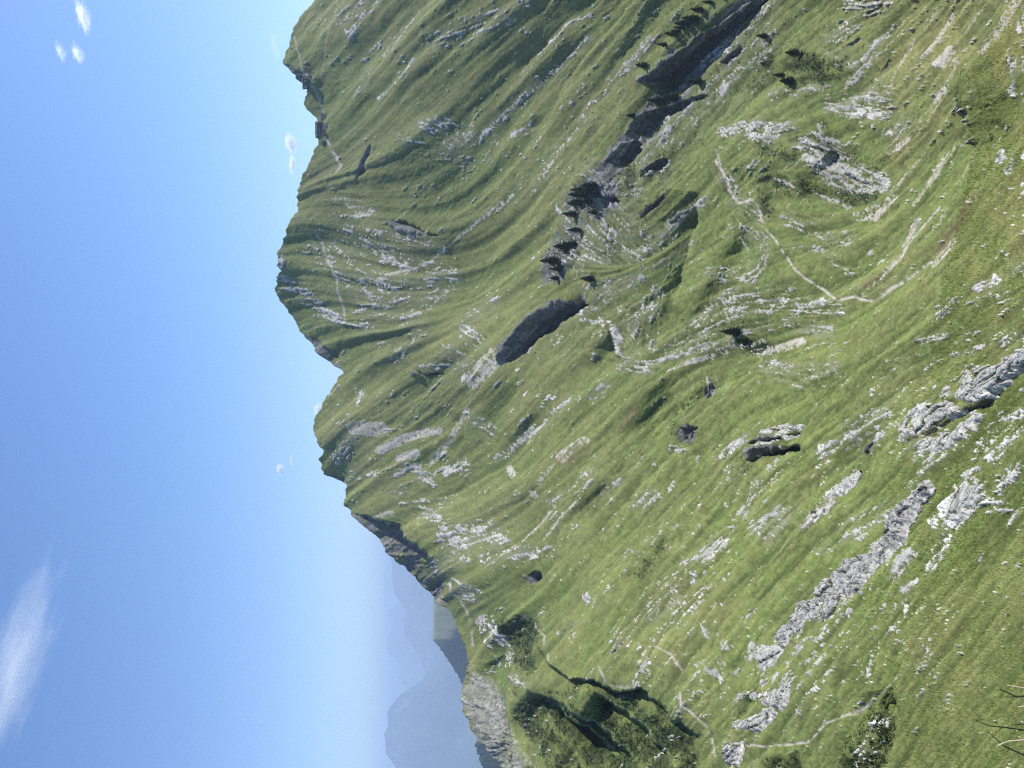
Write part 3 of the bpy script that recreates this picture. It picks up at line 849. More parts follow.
def outcrop(pts, lab, amp=4.0, cell=7.0, stretch=3.0, ang=None, seed=1, tilt=0.0, holes=1.0, grow=0.0, mt=None, cat='rock outcrop'):
    p = uv(pts)
    lo, hi = p.min(0) - 3 - grow, p.max(0) + 3 + grow
    st = .5
    a, bb = np.meshgrid(np.arange(lo[0], hi[0], st), np.arange(lo[1], hi[1], st))
    d = poly_sd(p, a, bb) + grow + bil(N2, a, bb) * 1.0 + bil(N4, a, bb) * 1.6 - holes * (5 * sstep(.9, 1.6, bil(GR5, a + 37, bb + 11)) + 4 * sstep(1.1, 1.7, bil(N4, a - 53, bb)))
    th = math.atan2(-.65, -.76) if ang is None else math.atan2(ang[0], -ang[1])
    s = a * math.cos(th) + bb * math.sin(th)
    t = -a * math.sin(th) + bb * math.cos(th)
    s = s + bil(N10, a, bb) * 2.5
    t = t + bil(N10, a * .9 + 31, bb) * 1.6 + bil(N4, a, bb) * .8
    f1, f2, iv = worley(s / (cell * stretch * 1.7), t / cell, seed)
    g1, g2, iw = worley(s / (cell * stretch * .8) + 7, t / (cell * .42), seed + 5)
    blocks = iv * 1.0 + iw * .38 - .55 * np.exp(-(f2 - f1) * 9) - .28 * np.exp(-(g2 - g1) * 8)
    saw = (t / (cell * .62) + iv * .7) % 1.0
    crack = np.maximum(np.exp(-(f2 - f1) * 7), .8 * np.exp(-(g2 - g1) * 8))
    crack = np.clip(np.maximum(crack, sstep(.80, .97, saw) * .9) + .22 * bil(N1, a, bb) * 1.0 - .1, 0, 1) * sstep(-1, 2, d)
    up = sstep(-1.5, 5, d)
    hh = np.where(d > -2.5, -1.6 + 3.0 * sstep(-2, 1.6, d) + amp * up * (.35 + blocks), -4)
    hh += .13 * bil(N1, a, bb) + .12 * bil(N2, a, bb) + .3 * bil(GR0, a, bb) + amp * up * (.42 * (saw - .5) - .34 * crack)
    hh += tilt * (t - t.mean()) * up
    Lg = bil(Lsm, a, bb)
    Dg = np.exp(Lg)
    X, Y, Zz = ray(a, bb)
    base = np.stack([X * Dg, Y * Dg, Zz * Dg], -1)
    nn = grid_normals(base)
    nn = np.where((nn[..., 2:3] < 0), -nn, nn)
    sc = (hh * Dg / F)[..., None]
    PP = base + nn * sc
    ctr = PP.reshape(-1, 3).mean(0)
    fc = grid_faces(*a.shape).reshape(-1, 4)
    keep = (d.ravel()[fc] > -2.2).any(1)
    fc = fc[keep]
    used = np.unique(fc)
    rm = np.zeros(a.size, np.int32); rm[used] = np.arange(len(used))
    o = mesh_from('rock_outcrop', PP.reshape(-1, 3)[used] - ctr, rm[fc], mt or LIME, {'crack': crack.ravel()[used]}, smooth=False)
    o.location = ctr
    label(o, lab, cat)
    return o


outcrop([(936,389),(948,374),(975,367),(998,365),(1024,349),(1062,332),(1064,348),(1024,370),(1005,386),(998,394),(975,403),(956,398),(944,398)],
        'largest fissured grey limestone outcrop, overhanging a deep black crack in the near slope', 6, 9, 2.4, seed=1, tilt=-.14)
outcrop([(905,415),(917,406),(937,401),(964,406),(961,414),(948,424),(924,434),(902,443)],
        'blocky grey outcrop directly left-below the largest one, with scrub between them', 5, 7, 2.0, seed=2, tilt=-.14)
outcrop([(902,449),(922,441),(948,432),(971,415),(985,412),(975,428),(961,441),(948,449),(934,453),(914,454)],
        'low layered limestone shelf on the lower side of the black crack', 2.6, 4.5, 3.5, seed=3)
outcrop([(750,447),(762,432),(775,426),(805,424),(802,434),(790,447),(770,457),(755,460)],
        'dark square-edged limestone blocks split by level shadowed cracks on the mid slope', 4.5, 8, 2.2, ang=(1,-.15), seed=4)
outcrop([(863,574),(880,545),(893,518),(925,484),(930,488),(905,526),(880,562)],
        'narrow upper end of the long diagonal rib, shade-darkened broken limestone', 5, 4.5, 2.2, seed=5, tilt=.06, holes=.3, grow=2.5, mt=LIME_SHADE)
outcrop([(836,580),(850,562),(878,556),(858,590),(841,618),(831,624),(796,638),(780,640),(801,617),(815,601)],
        'broadest piece of the long diagonal rib, with a dark shaded face', 6.5, 5.5, 2.2, seed=6, tilt=.06, holes=.3, grow=4, mt=LIME_SHADE)
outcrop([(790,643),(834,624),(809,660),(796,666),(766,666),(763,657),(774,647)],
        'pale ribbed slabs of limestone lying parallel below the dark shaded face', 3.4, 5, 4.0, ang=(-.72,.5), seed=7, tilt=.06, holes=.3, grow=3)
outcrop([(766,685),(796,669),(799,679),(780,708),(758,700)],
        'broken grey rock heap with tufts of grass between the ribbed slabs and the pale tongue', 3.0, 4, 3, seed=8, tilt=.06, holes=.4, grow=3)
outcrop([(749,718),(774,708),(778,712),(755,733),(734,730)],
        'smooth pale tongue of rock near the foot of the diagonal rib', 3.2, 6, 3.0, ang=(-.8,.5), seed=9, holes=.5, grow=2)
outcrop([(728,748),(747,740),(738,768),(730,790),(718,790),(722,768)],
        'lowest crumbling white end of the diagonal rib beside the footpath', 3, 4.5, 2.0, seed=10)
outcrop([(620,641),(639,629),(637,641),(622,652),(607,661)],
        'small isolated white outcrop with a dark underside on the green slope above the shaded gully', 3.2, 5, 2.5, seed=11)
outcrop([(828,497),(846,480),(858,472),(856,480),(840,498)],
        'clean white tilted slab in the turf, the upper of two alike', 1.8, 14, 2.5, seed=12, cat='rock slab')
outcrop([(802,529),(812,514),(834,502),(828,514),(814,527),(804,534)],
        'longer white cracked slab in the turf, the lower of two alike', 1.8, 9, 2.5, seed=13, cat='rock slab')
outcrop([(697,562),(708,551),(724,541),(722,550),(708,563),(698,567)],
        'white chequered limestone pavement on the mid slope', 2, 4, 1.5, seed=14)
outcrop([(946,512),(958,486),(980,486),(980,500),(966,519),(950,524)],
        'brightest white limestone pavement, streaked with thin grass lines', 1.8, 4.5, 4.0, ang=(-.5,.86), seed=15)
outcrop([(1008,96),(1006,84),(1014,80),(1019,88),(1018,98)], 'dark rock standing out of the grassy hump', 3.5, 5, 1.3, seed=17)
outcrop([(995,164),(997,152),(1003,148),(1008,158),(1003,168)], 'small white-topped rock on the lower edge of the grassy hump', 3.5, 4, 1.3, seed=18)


# loose boulders
def boulder_mesh(seed):
    import bmesh
    r = random.Random(seed)
    bm = bmesh.new()
    bmesh.ops.create_icosphere(bm, subdivisions=2, radius=1)
    planes = [(Vector((r.uniform(-1, 1), r.uniform(-1, 1), r.uniform(-.4, 1))).normalized(), r.uniform(.45, .75)) for _ in range(9)]
    for v in bm.verts:
        for nn, dd in planes:
            q = v.co.dot(nn)
            if q > dd:
                v.co -= nn * (q - dd)
        v.co.x *= 1.35
        v.co.z *= .62
        v.co += Vector((r.uniform(-1, 1), r.uniform(-1, 1), r.uniform(-1, 1))) * .035
    me = bpy.data.meshes.new('boulder')
    bm.to_mesh(me)
    bm.free()
    me.materials.append(LIME)
    return me


BM = [boulder_mesh(s) for s in range(6)]
bpos = [(1000,141,5),(994,146,4),(1013,153,4.5),(1012,166,3.5),(735,529,3),(731,534,2.2),(717,676,4),(722,673,2.4),(752,648,4),(749,655,3),(895,628,3),(891,632,2.2),
        (929,650,2),(868,674,2.6),(588,601,2.6),(901,676,3.2),(708,636,2.2),(888,578,3.2),(983,559,2.5),(978,470,3.4),(964,474,3),(930,521,3.6),(1009,520,3.4),(1015,512,3),
        (945,540,3.2),(936,552,3.4),(929,563,3),(907,556,3.4),(897,572,3.6),(1004,487,4),(1016,468,4),(1019,430,4),(1001,448,3.6),(995,459,3.4),(1000,417,3.4),(1014,414,3),
        (848,272,2.2),(834,262,1.8),(986,282,4),(997,281,3.4),(944,311,3),(953,303,2.6),(1018,269,4),(1008,296,3),(924,341,2.2),(938,337,2.2),(652,499,2.4),(611,489,2),
        (760,489,2.6),(752,503,2.6),(746,513,2.4),(764,524,3),(771,522,2.6),(690,562,2.4),(664,618,2.6),(675,608,2.4),(697,580,2.4),(745,697,1.8),(906,608,2.2),(917,583,2.6)]
for k, (px, py, s) in enumerate(bpos):
    c, d, m = ground_at(px, py)
    o = bpy.data.objects.new('boulder', BM[k % 6])
    o.location = c
    o.scale = (s * m * .72,) * 3
    nn = normal_at(px, py)
    o.rotation_euler = (nn.to_track_quat('Z', 'Y') @ Euler((0, 0, random.uniform(0, 6.3))).to_quaternion()).to_euler()
    label(o, 'pale limestone boulder lying loose on the green alpine slope', 'boulder', 'limestone boulders scattered over the near slope')
    COL.objects.link(o)


# ------------------------------------------------------------------ trees
def leaf_material(name, a, b2):
    m, nt, b = mat(name)
    tc = node(nt, 'ShaderNodeTexCoord').outputs['Object']
    nt.links.new(mix(nt, ramp(nt, noise(nt, tc, 1.5, 6, .7), .35, .65), a, b2), b.inputs['Base Color'])
    return m


NEEDLE = leaf_material('fir_needles', (.026, .050, .020), (.075, .105, .040))
SHRUBM = leaf_material('scrub_leaves', (.016, .028, .010), (.040, .052, .017))
BARK, _nt, _b = mat('bark')
_tc = node(_nt, 'ShaderNodeTexCoord').outputs['Object']
_nt.links.new(mix(_nt, noise(_nt, _tc, 6, 5), (.06, .045, .035), (.15, .12, .10)), _b.inputs['Base Color'])


def fir_parts(seed, width):
    """unit-high fir: tapered trunk mesh and a crown of drooping sprays with gaps"""
    r = np.random.default_rng(seed)
    V_, F_ = [], []
    nlev = 27
    for lv in range(nlev):
        f = lv / (nlev - 1)
        zc = .08 + .9 * f
        rad = width * min(1, .55 + 1.6 * f) * (1 - f ** 1.6) ** .9 * r.uniform(.75, 1.15) + .012
        nb = int(9 - 4 * f)
        off = r.uniform(0, 6.3)
        for kb in range(nb):
            if r.random() < .12:
                continue
            an = off + kb * 6.283 / nb + r.uniform(-.25, .25)
            ln = rad * r.uniform(.7, 1.2)
            dirv = np.array([math.cos(an), math.sin(an), 0])
            side = np.array([-math.sin(an), math.cos(an), 0])
            droop = r.uniform(.25, .55)
            for q in range(5):
                t0 = .1 + q * .19
                c = np.array([0, 0, zc]) + dirv * ln * t0 + np.array([0, 0, -droop * ln * t0 + r.uniform(-.012, .012)])
                w = ln * .30 * (1.1 - t0) + .012
                for sg in (-1, 1):
                    tip = c + side * sg * w * r.uniform(.7, 1.3) + dirv * ln * .2 + np.array([0, 0, -r.uniform(.008, .04)])
                    i0 = len(V_)
                    V_ += [c - dirv * ln * .10, c + dirv * ln * .17, tip, c + np.array([0, 0, .018])]
                    F_ += [(i0, i0 + 1, i0 + 2), (i0, i0 + 2, i0 + 3)]
    V_, F_ = np.array(V_), np.array(F_, np.int32)
    tv, tf = [], []
    for k in range(6):
        f = k / 5
        for q in range(7):
            a = q * 6.283 / 7
            rr = .022 * (1 - f) + .002
            tv.append((rr * math.cos(a), rr * math.sin(a), f * .97 - .05))
    for k in range(5):
        for q in range(7):
            tf.append((k * 7 + q, k * 7 + (q + 1) % 7, (k + 1) * 7 + (q + 1) % 7, (k + 1) * 7 + q))
    return (np.array(tv), np.array(tf, np.int32)), (V_, F_)


protos = []
for s, w in ((1, .20), (2, .24), (3, .17), (4, .27)):
    tr, cr = fir_parts(s, w)
    t = mesh_from('trunk', tr[0], tr[1], BARK)
    c = mesh_from('crown', cr[0], cr[1], NEEDLE, smooth=False)
    protos.append((t, c))
used_proto = set()


def fir(px, py, hpx, lab, k, group=None, wide=1.0):
    c, d, m = ground_at(px, py)
    root = bpy.data.objects.new('fir_tree', None)
    COL.objects.link(root)
    hgt = hpx * m * 1.02
    wide = wide * .95
    root.location = (c.x, c.y, c.z - .02 * hgt)
    root.scale = (hgt * wide, hgt * wide, hgt)
    root.rotation_euler = (0, 0, random.uniform(0, 6.28))
    label(root, lab, 'tree', group)
    t, cr = protos[k % 4]
    if k % 4 not in used_proto:
        used_proto.add(k % 4)
    else:
        t, cr = t.copy(), cr.copy()
        COL.objects.link(t); COL.objects.link(cr)
    t.parent = root
    cr.parent = root


fir(741, 332, 22, 'lone dark fir beside the pale rocks of the nearest knoll', 0, wide=1.35)
fir(748, 341, 13, 'short bushy fir right next to the lone one, in its shadow', 3, wide=1.7)
row = [(668,45,10),(677,34,12),(680,31,9),(689,24,14),(684,28,10),(698,19,15),(695,22,11),(702,10,11),(711,2,9),(720,-9,12)]
for k, (px, py, hp) in enumerate(row):
    fir(px, py, hp, 'dark fir in the slanting row on the pale grass above the long black cliff', k, 'row of firs above the long cliff', 1.2)
lip = [(648,66,11,'single fir at the outer tip of the long black cliff'),(674,86,16,'drooping dark fir at the foot of the long black cliff'),(680,83,11,'smaller fir behind the one at the foot of the long cliff'),
       (702,82,14,'bushy fir standing alone on the green ledge below the long cliff'),(662,100,15,'left-leaning fir on the ledge between the two black cliffs'),(667,99,12,'rounded fir touching the left-leaning one between the two cliffs'),
       (677,97,14,'broad fir over the lip of the second black cliff'),(637,117,10,'small fir at the outer tip of the second black cliff')]
for k, (px, py, hp, lab) in enumerate(lip):
    fir(px, py, hp, lab, k + 1, wide=1.5)
clump = [(590,197,20),(594,192,17),(588,191,16),(598,187,15),(594,203,15),(586,203,13),(601,194,14),(580,206,11)]
for k, (px, py, hp) in enumerate(clump):
    fir(px, py, hp, 'dark fir in the dense clump round the grassy rock knob', k, 'clump of firs round the rock knob', 1.35)
for k, (px, py, hp, lab) in enumerate([(577,215,15,'dark fir just outside the clump, on the cliff edge'),(599,217,10,'squat fir inside the bend of the rock band'),(581,230,14,'fir half way along the cliff edge below the clump'),
        (569,246,18,'broad dark fir hiding a small cave-like ledge'),(574,243,12,'low fir behind the broad one at the ledge'),(563,263,19,'tallest fir at the lower end of the cliff edge'),(566,270,14,'fir pressed against the tallest one at the lower end'),
        (561,279,9,'tiny round fir under the tallest one'),(598,281,15,'fir apart on the grass to the right of the edge row'),(798,53,13,'round dark bush-like fir above the scrubby bowl'),
        (782,74,11,'left of two round firs at the edge of the scrubby bowl'),(793,82,13,'right of two round firs at the edge of the scrubby bowl'),(768,37,10,'small fir alone on the ribbed rock slope')]):
    fir(px, py, hp, lab, k, wide=1.5)
for k in range(4):
    if k not in used_proto:
        for q in protos[k]:
            bpy.data.objects.remove(q)


# ------------------------------------------------------------------ scrub and grass (too many to count)
def scatter_field(weight, count, seed):
    r = np.random.default_rng(seed)
    pu = r.uniform(U0 + 5, U1 - 5, count * 6)
    pv = r.uniform(V0, V1 - 5, count * 6)
    keep = r.random(count * 6) < bil(weight, pu, pv)
    vt_ = np.interp(pu, us, vt)
    keep &= pv > vt_ + 2
    return pu[keep][:count], pv[keep][:count], r


def surf(pu, pv, lift=0.0):
    return on_surface(pu, pv)


pu, pv, r = scatter_field(np.clip(np.clip(SHRUB, 0, 1) * 1.0 + .05 * blur_edge(ROCK, 5) * sstep(520, 600, VV) * (1 - sstep(860, 900, VV)), 0, 1), 52000, 3)
base, Dg = surf(pu, pv)
VV_, FF_ = [], []
nq = 9
size = Dg / F * r.uniform(.8, 2.1, len(pu))
size = np.clip(size, .12, 1.5)
offs = r.normal(size=(len(pu), nq, 3)) * np.array([.55, .55, .38])
offs[..., 2] = np.abs(offs[..., 2]) + .1
ctr = base[:, None, :] + offs * size[:, None, None]
e1 = r.normal(size=(len(pu), nq, 3)); e1 /= np.linalg.norm(e1, axis=-1, keepdims=True)
e2 = r.normal(size=(len(pu), nq, 3)); e2 -= (e2 * e1).sum(-1, keepdims=True) * e1; e2 /= np.linalg.norm(e2, axis=-1, keepdims=True)
ls = (size[:, None, None] * .34)
qv = np.stack([ctr - e1 * ls, ctr + e2 * ls * .6, ctr + e1 * ls, ctr - e2 * ls * .6], 2).reshape(-1, 3)
o = mesh_from('scrub', qv, np.arange(len(qv), dtype=np.int32).reshape(-1, 4), SHRUBM, smooth=False)
o['kind'] = 'stuff'
label(o, 'dark low alder and pine scrub filling the shaded hollows', 'scrub')

GRASS, nt, b = mat('grass_blades')
tint = attrib(nt, 'tint')
gcol = mix(nt, tint, (.20, .24, .055), (.46, .43, .17))
nt.links.new(gcol, b.inputs['Base Color'])
tr = node(nt, 'ShaderNodeBsdfTranslucent')
nt.links.new(gcol, tr.inputs['Color'])
ms = node(nt, 'ShaderNodeMixShader')
ms.inputs[0].default_value = .5
nt.links.new(b.outputs[0], ms.inputs[1])
nt.links.new(tr.outputs[0], ms.inputs[2])
nt.links.new(ms.outputs[0], nt.nodes['Material Output'].inputs['Surface'])
wg = sstep(800, 1000, VV) ** 1.5 * (1 - np.clip(cov + ROCK * .3 + SHRUB, 0, 1)) * inside(NEAR, UU, VV)
for q in bpy.data.objects:
    pass
pu, pv, r = scatter_field(wg.astype(np.float32), 260000, 9)
base, Dg = surf(pu, pv)
keep = Dg < 70
base, Dg, pu, pv = base[keep], Dg[keep], pu[keep], pv[keep]
nb = len(Dg)
px = Dg / F
hb = np.clip(px * r.uniform(2.0, 5.5, nb), .04, .3)
wb = np.maximum(px * .42, .004)
an = r.uniform(0, 6.283, nb)
side = np.stack([np.cos(an), np.sin(an), np.zeros(nb)], -1)
lean = np.stack([r.normal(-.25, .45, nb), r.normal(.1, .45, nb), np.full(nb, 1.0)], -1)
lean /= np.linalg.norm(lean, axis=-1, keepdims=True)
bend = np.stack([r.normal(-.2, .5, nb), r.normal(.1, .5, nb), -.15 * np.ones(nb)], -1)
root = base - np.array([0, 0, .02])
m1 = root + lean * (hb * .55)[:, None]
tp = m1 + (lean + bend * .7) * (hb * .45)[:, None]
w3 = wb[:, None]
gvx = np.stack([root - side * w3, root + side * w3, m1 + side * w3 * .7, m1 - side * w3 * .7, tp], 1).reshape(-1, 3)
i0 = np.arange(nb, dtype=np.int32)[:, None] * 5
tri = np.concatenate([i0 + np.array([[0, 1, 2]], np.int32), i0 + np.array([[0, 2, 3]], np.int32), i0 + np.array([[3, 2, 4]], np.int32)], 0)
tv = np.clip(.30 + .22 * bil(N30, pu, pv) + .18 * bil(N10, pu, pv) + r.normal(0, .22, nb), 0, 1)
o = mesh_from('grass', gvx, tri, GRASS, {'tint': np.repeat(tv, 5)})
o['kind'] = 'stuff'
label(o, 'short sunlit grass of the nearest part of the slope', 'grass')

# tall stems rising into the bottom of the upright view
STEMD, nt, b = mat('dark_stem'); b.inputs['Base Color'].default_value = (.022, .018, .012, 1)
STEMP, nt, b = mat('dry_stem'); b.inputs['Base Color'].default_value = (.52, .43, .27, 1)


def stem(pts, wpx, dist, m, name, lab, cat):
    p = uv(pts)
    ring, fc = [], []
    C = []
    for k, (u, v) in enumerate(p):
        X, Y, Zz = ray(u, v)
        dd = dist + .03 * k
        C.append(Vector((X * dd, Y * dd, Zz * dd)))
    org = C[0].copy()
    for k, c in enumerate(C):
        rr = wpx * dist / F * (1 - .45 * k / (len(C) - 1)) * .5
        for q in range(6):
            a = q * 1.0472
            ring.append((c.x - org.x + rr * math.cos(a), c.y - org.y, c.z - org.z + rr * math.sin(a)) if abs(C[-1].x - C[0].x) > abs(C[-1].z - C[0].z) * 3
                        else (c.x - org.x + rr * math.cos(a), c.y - org.y + rr * math.sin(a), c.z - org.z))
    for k in range(len(C) - 1):
        for q in range(6):
            fc.append((k * 6 + q, k * 6 + (q + 1) % 6, (k + 1) * 6 + (q + 1) % 6, (k + 1) * 6 + q))
    o = mesh_from(name, np.array(ring), np.array(fc, np.int32), m)
    o.location = org
    label(o, lab, cat)


stem([(1100,700),(1050,698),(1024,696),(1017,697),(1008,693),(1000,689)], 2.2, 2.3, STEMD, 'dead_stem', 'thickest dark dead stem, uppermost at the bottom edge of the meadow', 'plant stem')
stem([(1100,694),(1030,695),(1012,697),(998,697)], 1.0, 2.4, STEMD, 'dead_stem', 'thin dark twig crossing behind the thickest stem', 'plant stem')
stem([(1100,740),(1030,731),(1002,727),(990,726),(982,723),(976,720)], 1.5, 2.5, STEMD, 'dead_stem', 'long dark stem reaching farthest into the meadow grass', 'plant stem')
stem([(1100,790),(1030,758),(1004,746),(996,739),(988,732)], 1.9, 2.2, STEMD, 'dead_stem', 'dark slanting stem below the pale forked stalk', 'plant stem')
stem([(1100,738),(1040,740),(1024,740),(1010,741),(1003,743),(997,746)], 2.0, 2.1, STEMP, 'dry_stalk', 'pale dry forked grass stalk among the dark stems', 'plant stem')
stem([(1100,692),(1040,690),(1024,688),(1012,686),(1007,685)], 1.6, 2.2, STEMP, 'dry_stalk', 'pale dry stalk tip next to the thickest dark stem', 'plant stem')
stem([(1100,700),(1040,704),(1024,706),(1018,707)], 1.8, 2.1, STEMP, 'dry_stalk', 'short pale dry stalk at the very edge, between dark stems', 'plant stem')
stem([(1100,725),(1050,724),(1024,724),(1012,725)], 1.4, 2.1, STEMD, 'dead_stem', 'short dark stem between the long stem and the pale stalk', 'plant stem')


# ------------------------------------------------------------------ mountain inn and huts
def flatmat(name, c1, c2, sc=1.5, rough=.85):
    m, nt, b = mat(name)
    tc = node(nt, 'ShaderNodeTexCoord').outputs['Object']
    nt.links.new(mix(nt, noise(nt, tc, sc, 5), c1, c2), b.inputs['Base Color'])
    b.inputs['Roughness'].default_value = rough
    return m


WALLD = flatmat('weathered_shingles', (.045, .042, .045), (.10, .09, .085))
WALLG = flatmat('grey_plaster', (.30, .31, .33), (.42, .42, .43))
ROOFD = flatmat('slate_roof', (.05, .055, .065), (.10, .105, .12))
ROOFR = flatmat('rust_red_cloth', (.32, .07, .05), (.45, .12, .09))
WIN = flatmat('window_glass', (.02, .025, .03), (.05, .06, .07), rough=.15)
WHITE = flatmat('white_paint', (.72, .72, .70), (.80, .80, .78))
WOOD = flatmat('brown_boards', (.10, .065, .04), (.20, .14, .09))


def boxes(name, lst, m, parent):
    v, f = [], []
    for (x0, y0, z0, x1, y1, z1) in lst:
        i = len(v)
        v += [(x0, y0, z0), (x1, y0, z0), (x1, y1, z0), (x0, y1, z0), (x0, y0, z1), (x1, y0, z1), (x1, y1, z1), (x0, y1, z1)]
        f += [(i, i + 3, i + 2, i + 1), (i + 4, i + 5, i + 6, i + 7), (i, i + 1, i + 5, i + 4), (i + 1, i + 2, i + 6, i + 5), (i + 2, i + 3, i + 7, i + 6), (i + 3, i, i + 4, i + 7)]
    o = mesh_from(name, np.array(v), np.array(f, np.int32), m, smooth=False)
    o.parent = parent
    return o


def house(name, px, py, wpx, hpx, lab, wall, roof, rows=1, cols=4, sink=.4, yaw=0.0, rooff=.45, cat='building'):
    c, d, m = ground_at(px, py)
    w, hh = wpx * m, hpx * m
    dep = w * .7
    root = bpy.data.objects.new(name, None)
    COL.objects.link(root)
    root.location = (c.x, c.y, c.z - sink * m)
    root.rotation_euler = (0, 0, math.atan2(-c.x, c.y) + yaw)
    label(root, lab, cat)
    wz = hh * (1 - rooff)
    boxes('wall', [(-w / 2, -dep / 2, -3, w / 2, dep / 2, wz)], wall, root)
    ov = w * .05
    rv = [(-w / 2 - ov, -dep / 2 - ov, wz), (w / 2 + ov, -dep / 2 - ov, wz), (w / 2 + ov, dep / 2 + ov, wz), (-w / 2 - ov, dep / 2 + ov, wz), (-w / 2 - ov, 0, hh), (w / 2 + ov, 0, hh)]
    v = np.array(rv + [(a, b_, c_ + .35) for a, b_, c_ in rv])
    quads = [(0, 1, 5, 4), (2, 3, 4, 5)]
    ff = []
    for q in quads:
        ff.append(tuple(k + 6 for k in q))
        ff.append(tuple(reversed(q)))
    for a, b_ in ((0, 1), (1, 5), (5, 2), (2, 3), (3, 4), (4, 0)):
        ff.append((a, b_, b_ + 6, a + 6))
    ro = mesh_from('roof', v, np.array(ff, np.int32), roof, smooth=False)
    ro.parent = root
    for sx in (-1, 1):
        x0, x1 = sx * w / 2, sx * (w / 2 - .3)
        gab = mesh_from('gable', np.array([(x0, -dep / 2, wz), (x0, dep / 2, wz), (x0, 0, hh - .1), (x1, -dep / 2, wz), (x1, dep / 2, wz), (x1, 0, hh - .1)]),
                        np.array([(0, 1, 2), (3, 5, 4), (0, 2, 5), (0, 5, 3), (1, 4, 5), (1, 5, 2)], np.int32), wall, smooth=False)
        gab.parent = root
    for rr in range(rows):
        for k in range(cols):
            xx = -w / 2 + w * (k + .5) / cols
            zz = wz * (rr + .3) / rows
            ww, wh = w / cols * .22, wz / rows * .25
            f = boxes('window', [(xx - ww, -dep / 2 - .06, zz, xx + ww, -dep / 2 - .003, zz + 2 * wh)], WHITE, root)
            boxes('pane', [(xx - ww * .78, -dep / 2 - .09, zz + wh * .2, xx + ww * .78, -dep / 2 - .062, zz + wh * 1.8)], WIN, f)
    return root, w, dep, wz


inn, w, dep, wz = house('mountain_inn', 316.2, 129.5, 12, 4.6, 'long dark shingled mountain inn on the ridge crest, red awning at one end', WALLD, ROOFD, 2, 5, yaw=.15)
boxes('awning', [(w * .12, -dep / 2 - 2.0, wz * .35, w * .46, -dep / 2 - .1, wz * .42)], ROOFR, inn)
boxes('chimney', [(-w * .2, -.6, wz, -w * .2 + 1.1, .6, wz + 3.6)], WALLG, inn)
house('annexe', 318.0, 116.5, 7.5, 2.8, 'grey-blue roofed annexe up the path from the dark inn', WALLG, ROOFD, 1, 3, rooff=.55)
house('farm_shed', 323.5, 127, 5.5, 2.6, 'plastered shed with dark windows just below the inn terrace', WALLG, ROOFD, 1, 3, yaw=.3)
house('wooden_hut', 324.5, 134, 3.2, 2.4, 'small brown wooden hut between the shed and the footpath', WOOD, ROOFD, 1, 1, yaw=-.2, cat='hut')
house('wooden_hut', 323.5, 143, 3.4, 2.6, 'small dark wooden hut at the bend of the pale footpath', WALLD, ROOFD, 1, 2, yaw=.1, cat='hut')
house('cableway_hut', 307, 84, 8, 4.6, 'dark square hut at the foot of the summit crag', WALLD, ROOFD, 1, 2, rooff=.25, cat='hut')

# white ball-shaped tank beside the summit hut
c, d, m = ground_at(308, 75)
root = bpy.data.objects.new('storage_tank', None); COL.objects.link(root); root.location = c
label(root, 'round white tank beside the dark hut under the summit', 'tank')
tn = []; tf = []
for k in range(9):
    a = math.pi * k / 8
    for q in range(14):
        bq = q * 6.283 / 14
        tn.append((1.9 * math.sin(a) * math.cos(bq), 1.9 * math.sin(a) * math.sin(bq), 1.9 - 1.9 * math.cos(a) + .3))
for k in range(8):
    for q in range(14):
        tf.append((k * 14 + q, k * 14 + (q + 1) % 14, (k + 1) * 14 + (q + 1) % 14, (k + 1) * 14 + q))
o = mesh_from('tank_shell', np.array(tn), np.array(tf, np.int32), WHITE); o.parent = root
boxes('stand', [(-1.2, -1.2, -1.5, 1.2, 1.2, .45)], WALLG, root)


# ------------------------------------------------------------------ distant valley and ranges
def far_material(name, a, b2, c, s1, s2):
    m, nt, b = mat(name)
    tc = node(nt, 'ShaderNodeTexCoord').outputs['Object']
    col = mix(nt, ramp(nt, noise(nt, tc, s1, 8, .6), .42, .6), a, b2)
    col = mix(nt, ramp(nt, noise(nt, tc, s2, 6, .6), .58, .66), col, c)
    col = mix(nt, attrib(nt, 'meadow'), col, (.21, .22, .12))
    nt.links.new(col, b.inputs['Base Color'])
    return m


PLAIN = far_material('valley_fields', (.030, .050, .020), (.10, .12, .05), (.30, .30, .26), .0006, .0011)
RANGE = far_material('far_rock_and_forest', (.015, .025, .03), (.04, .05, .055), (.13, .13, .135), .0009, .0016)
FOREST = far_material('spruce_forest', (.014, .026, .016), (.035, .05, .026), (.20, .22, .10), .02, .0019)

ZP = -1300.0
rr = np.concatenate([[1], np.geomspace(1200, 60000, 90)])
aa = np.linspace(0, 2 * math.pi, 121)[:-1]
pv_ = np.stack([rr[:, None] * np.sin(aa), rr[:, None] * np.cos(aa), np.full((len(rr), 120), ZP)], -1).reshape(-1, 3)
idx = np.arange(len(rr) * 120).reshape(len(rr), 120)
nx = np.roll(idx, -1, 1)
pf = np.stack([idx[:-1], nx[:-1], nx[1:], idx[1:]], -1).reshape(-1, 4)[:, ::-1]
o = mesh_from('valley_ground', pv_, pf, PLAIN)
o['kind'] = 'structure'


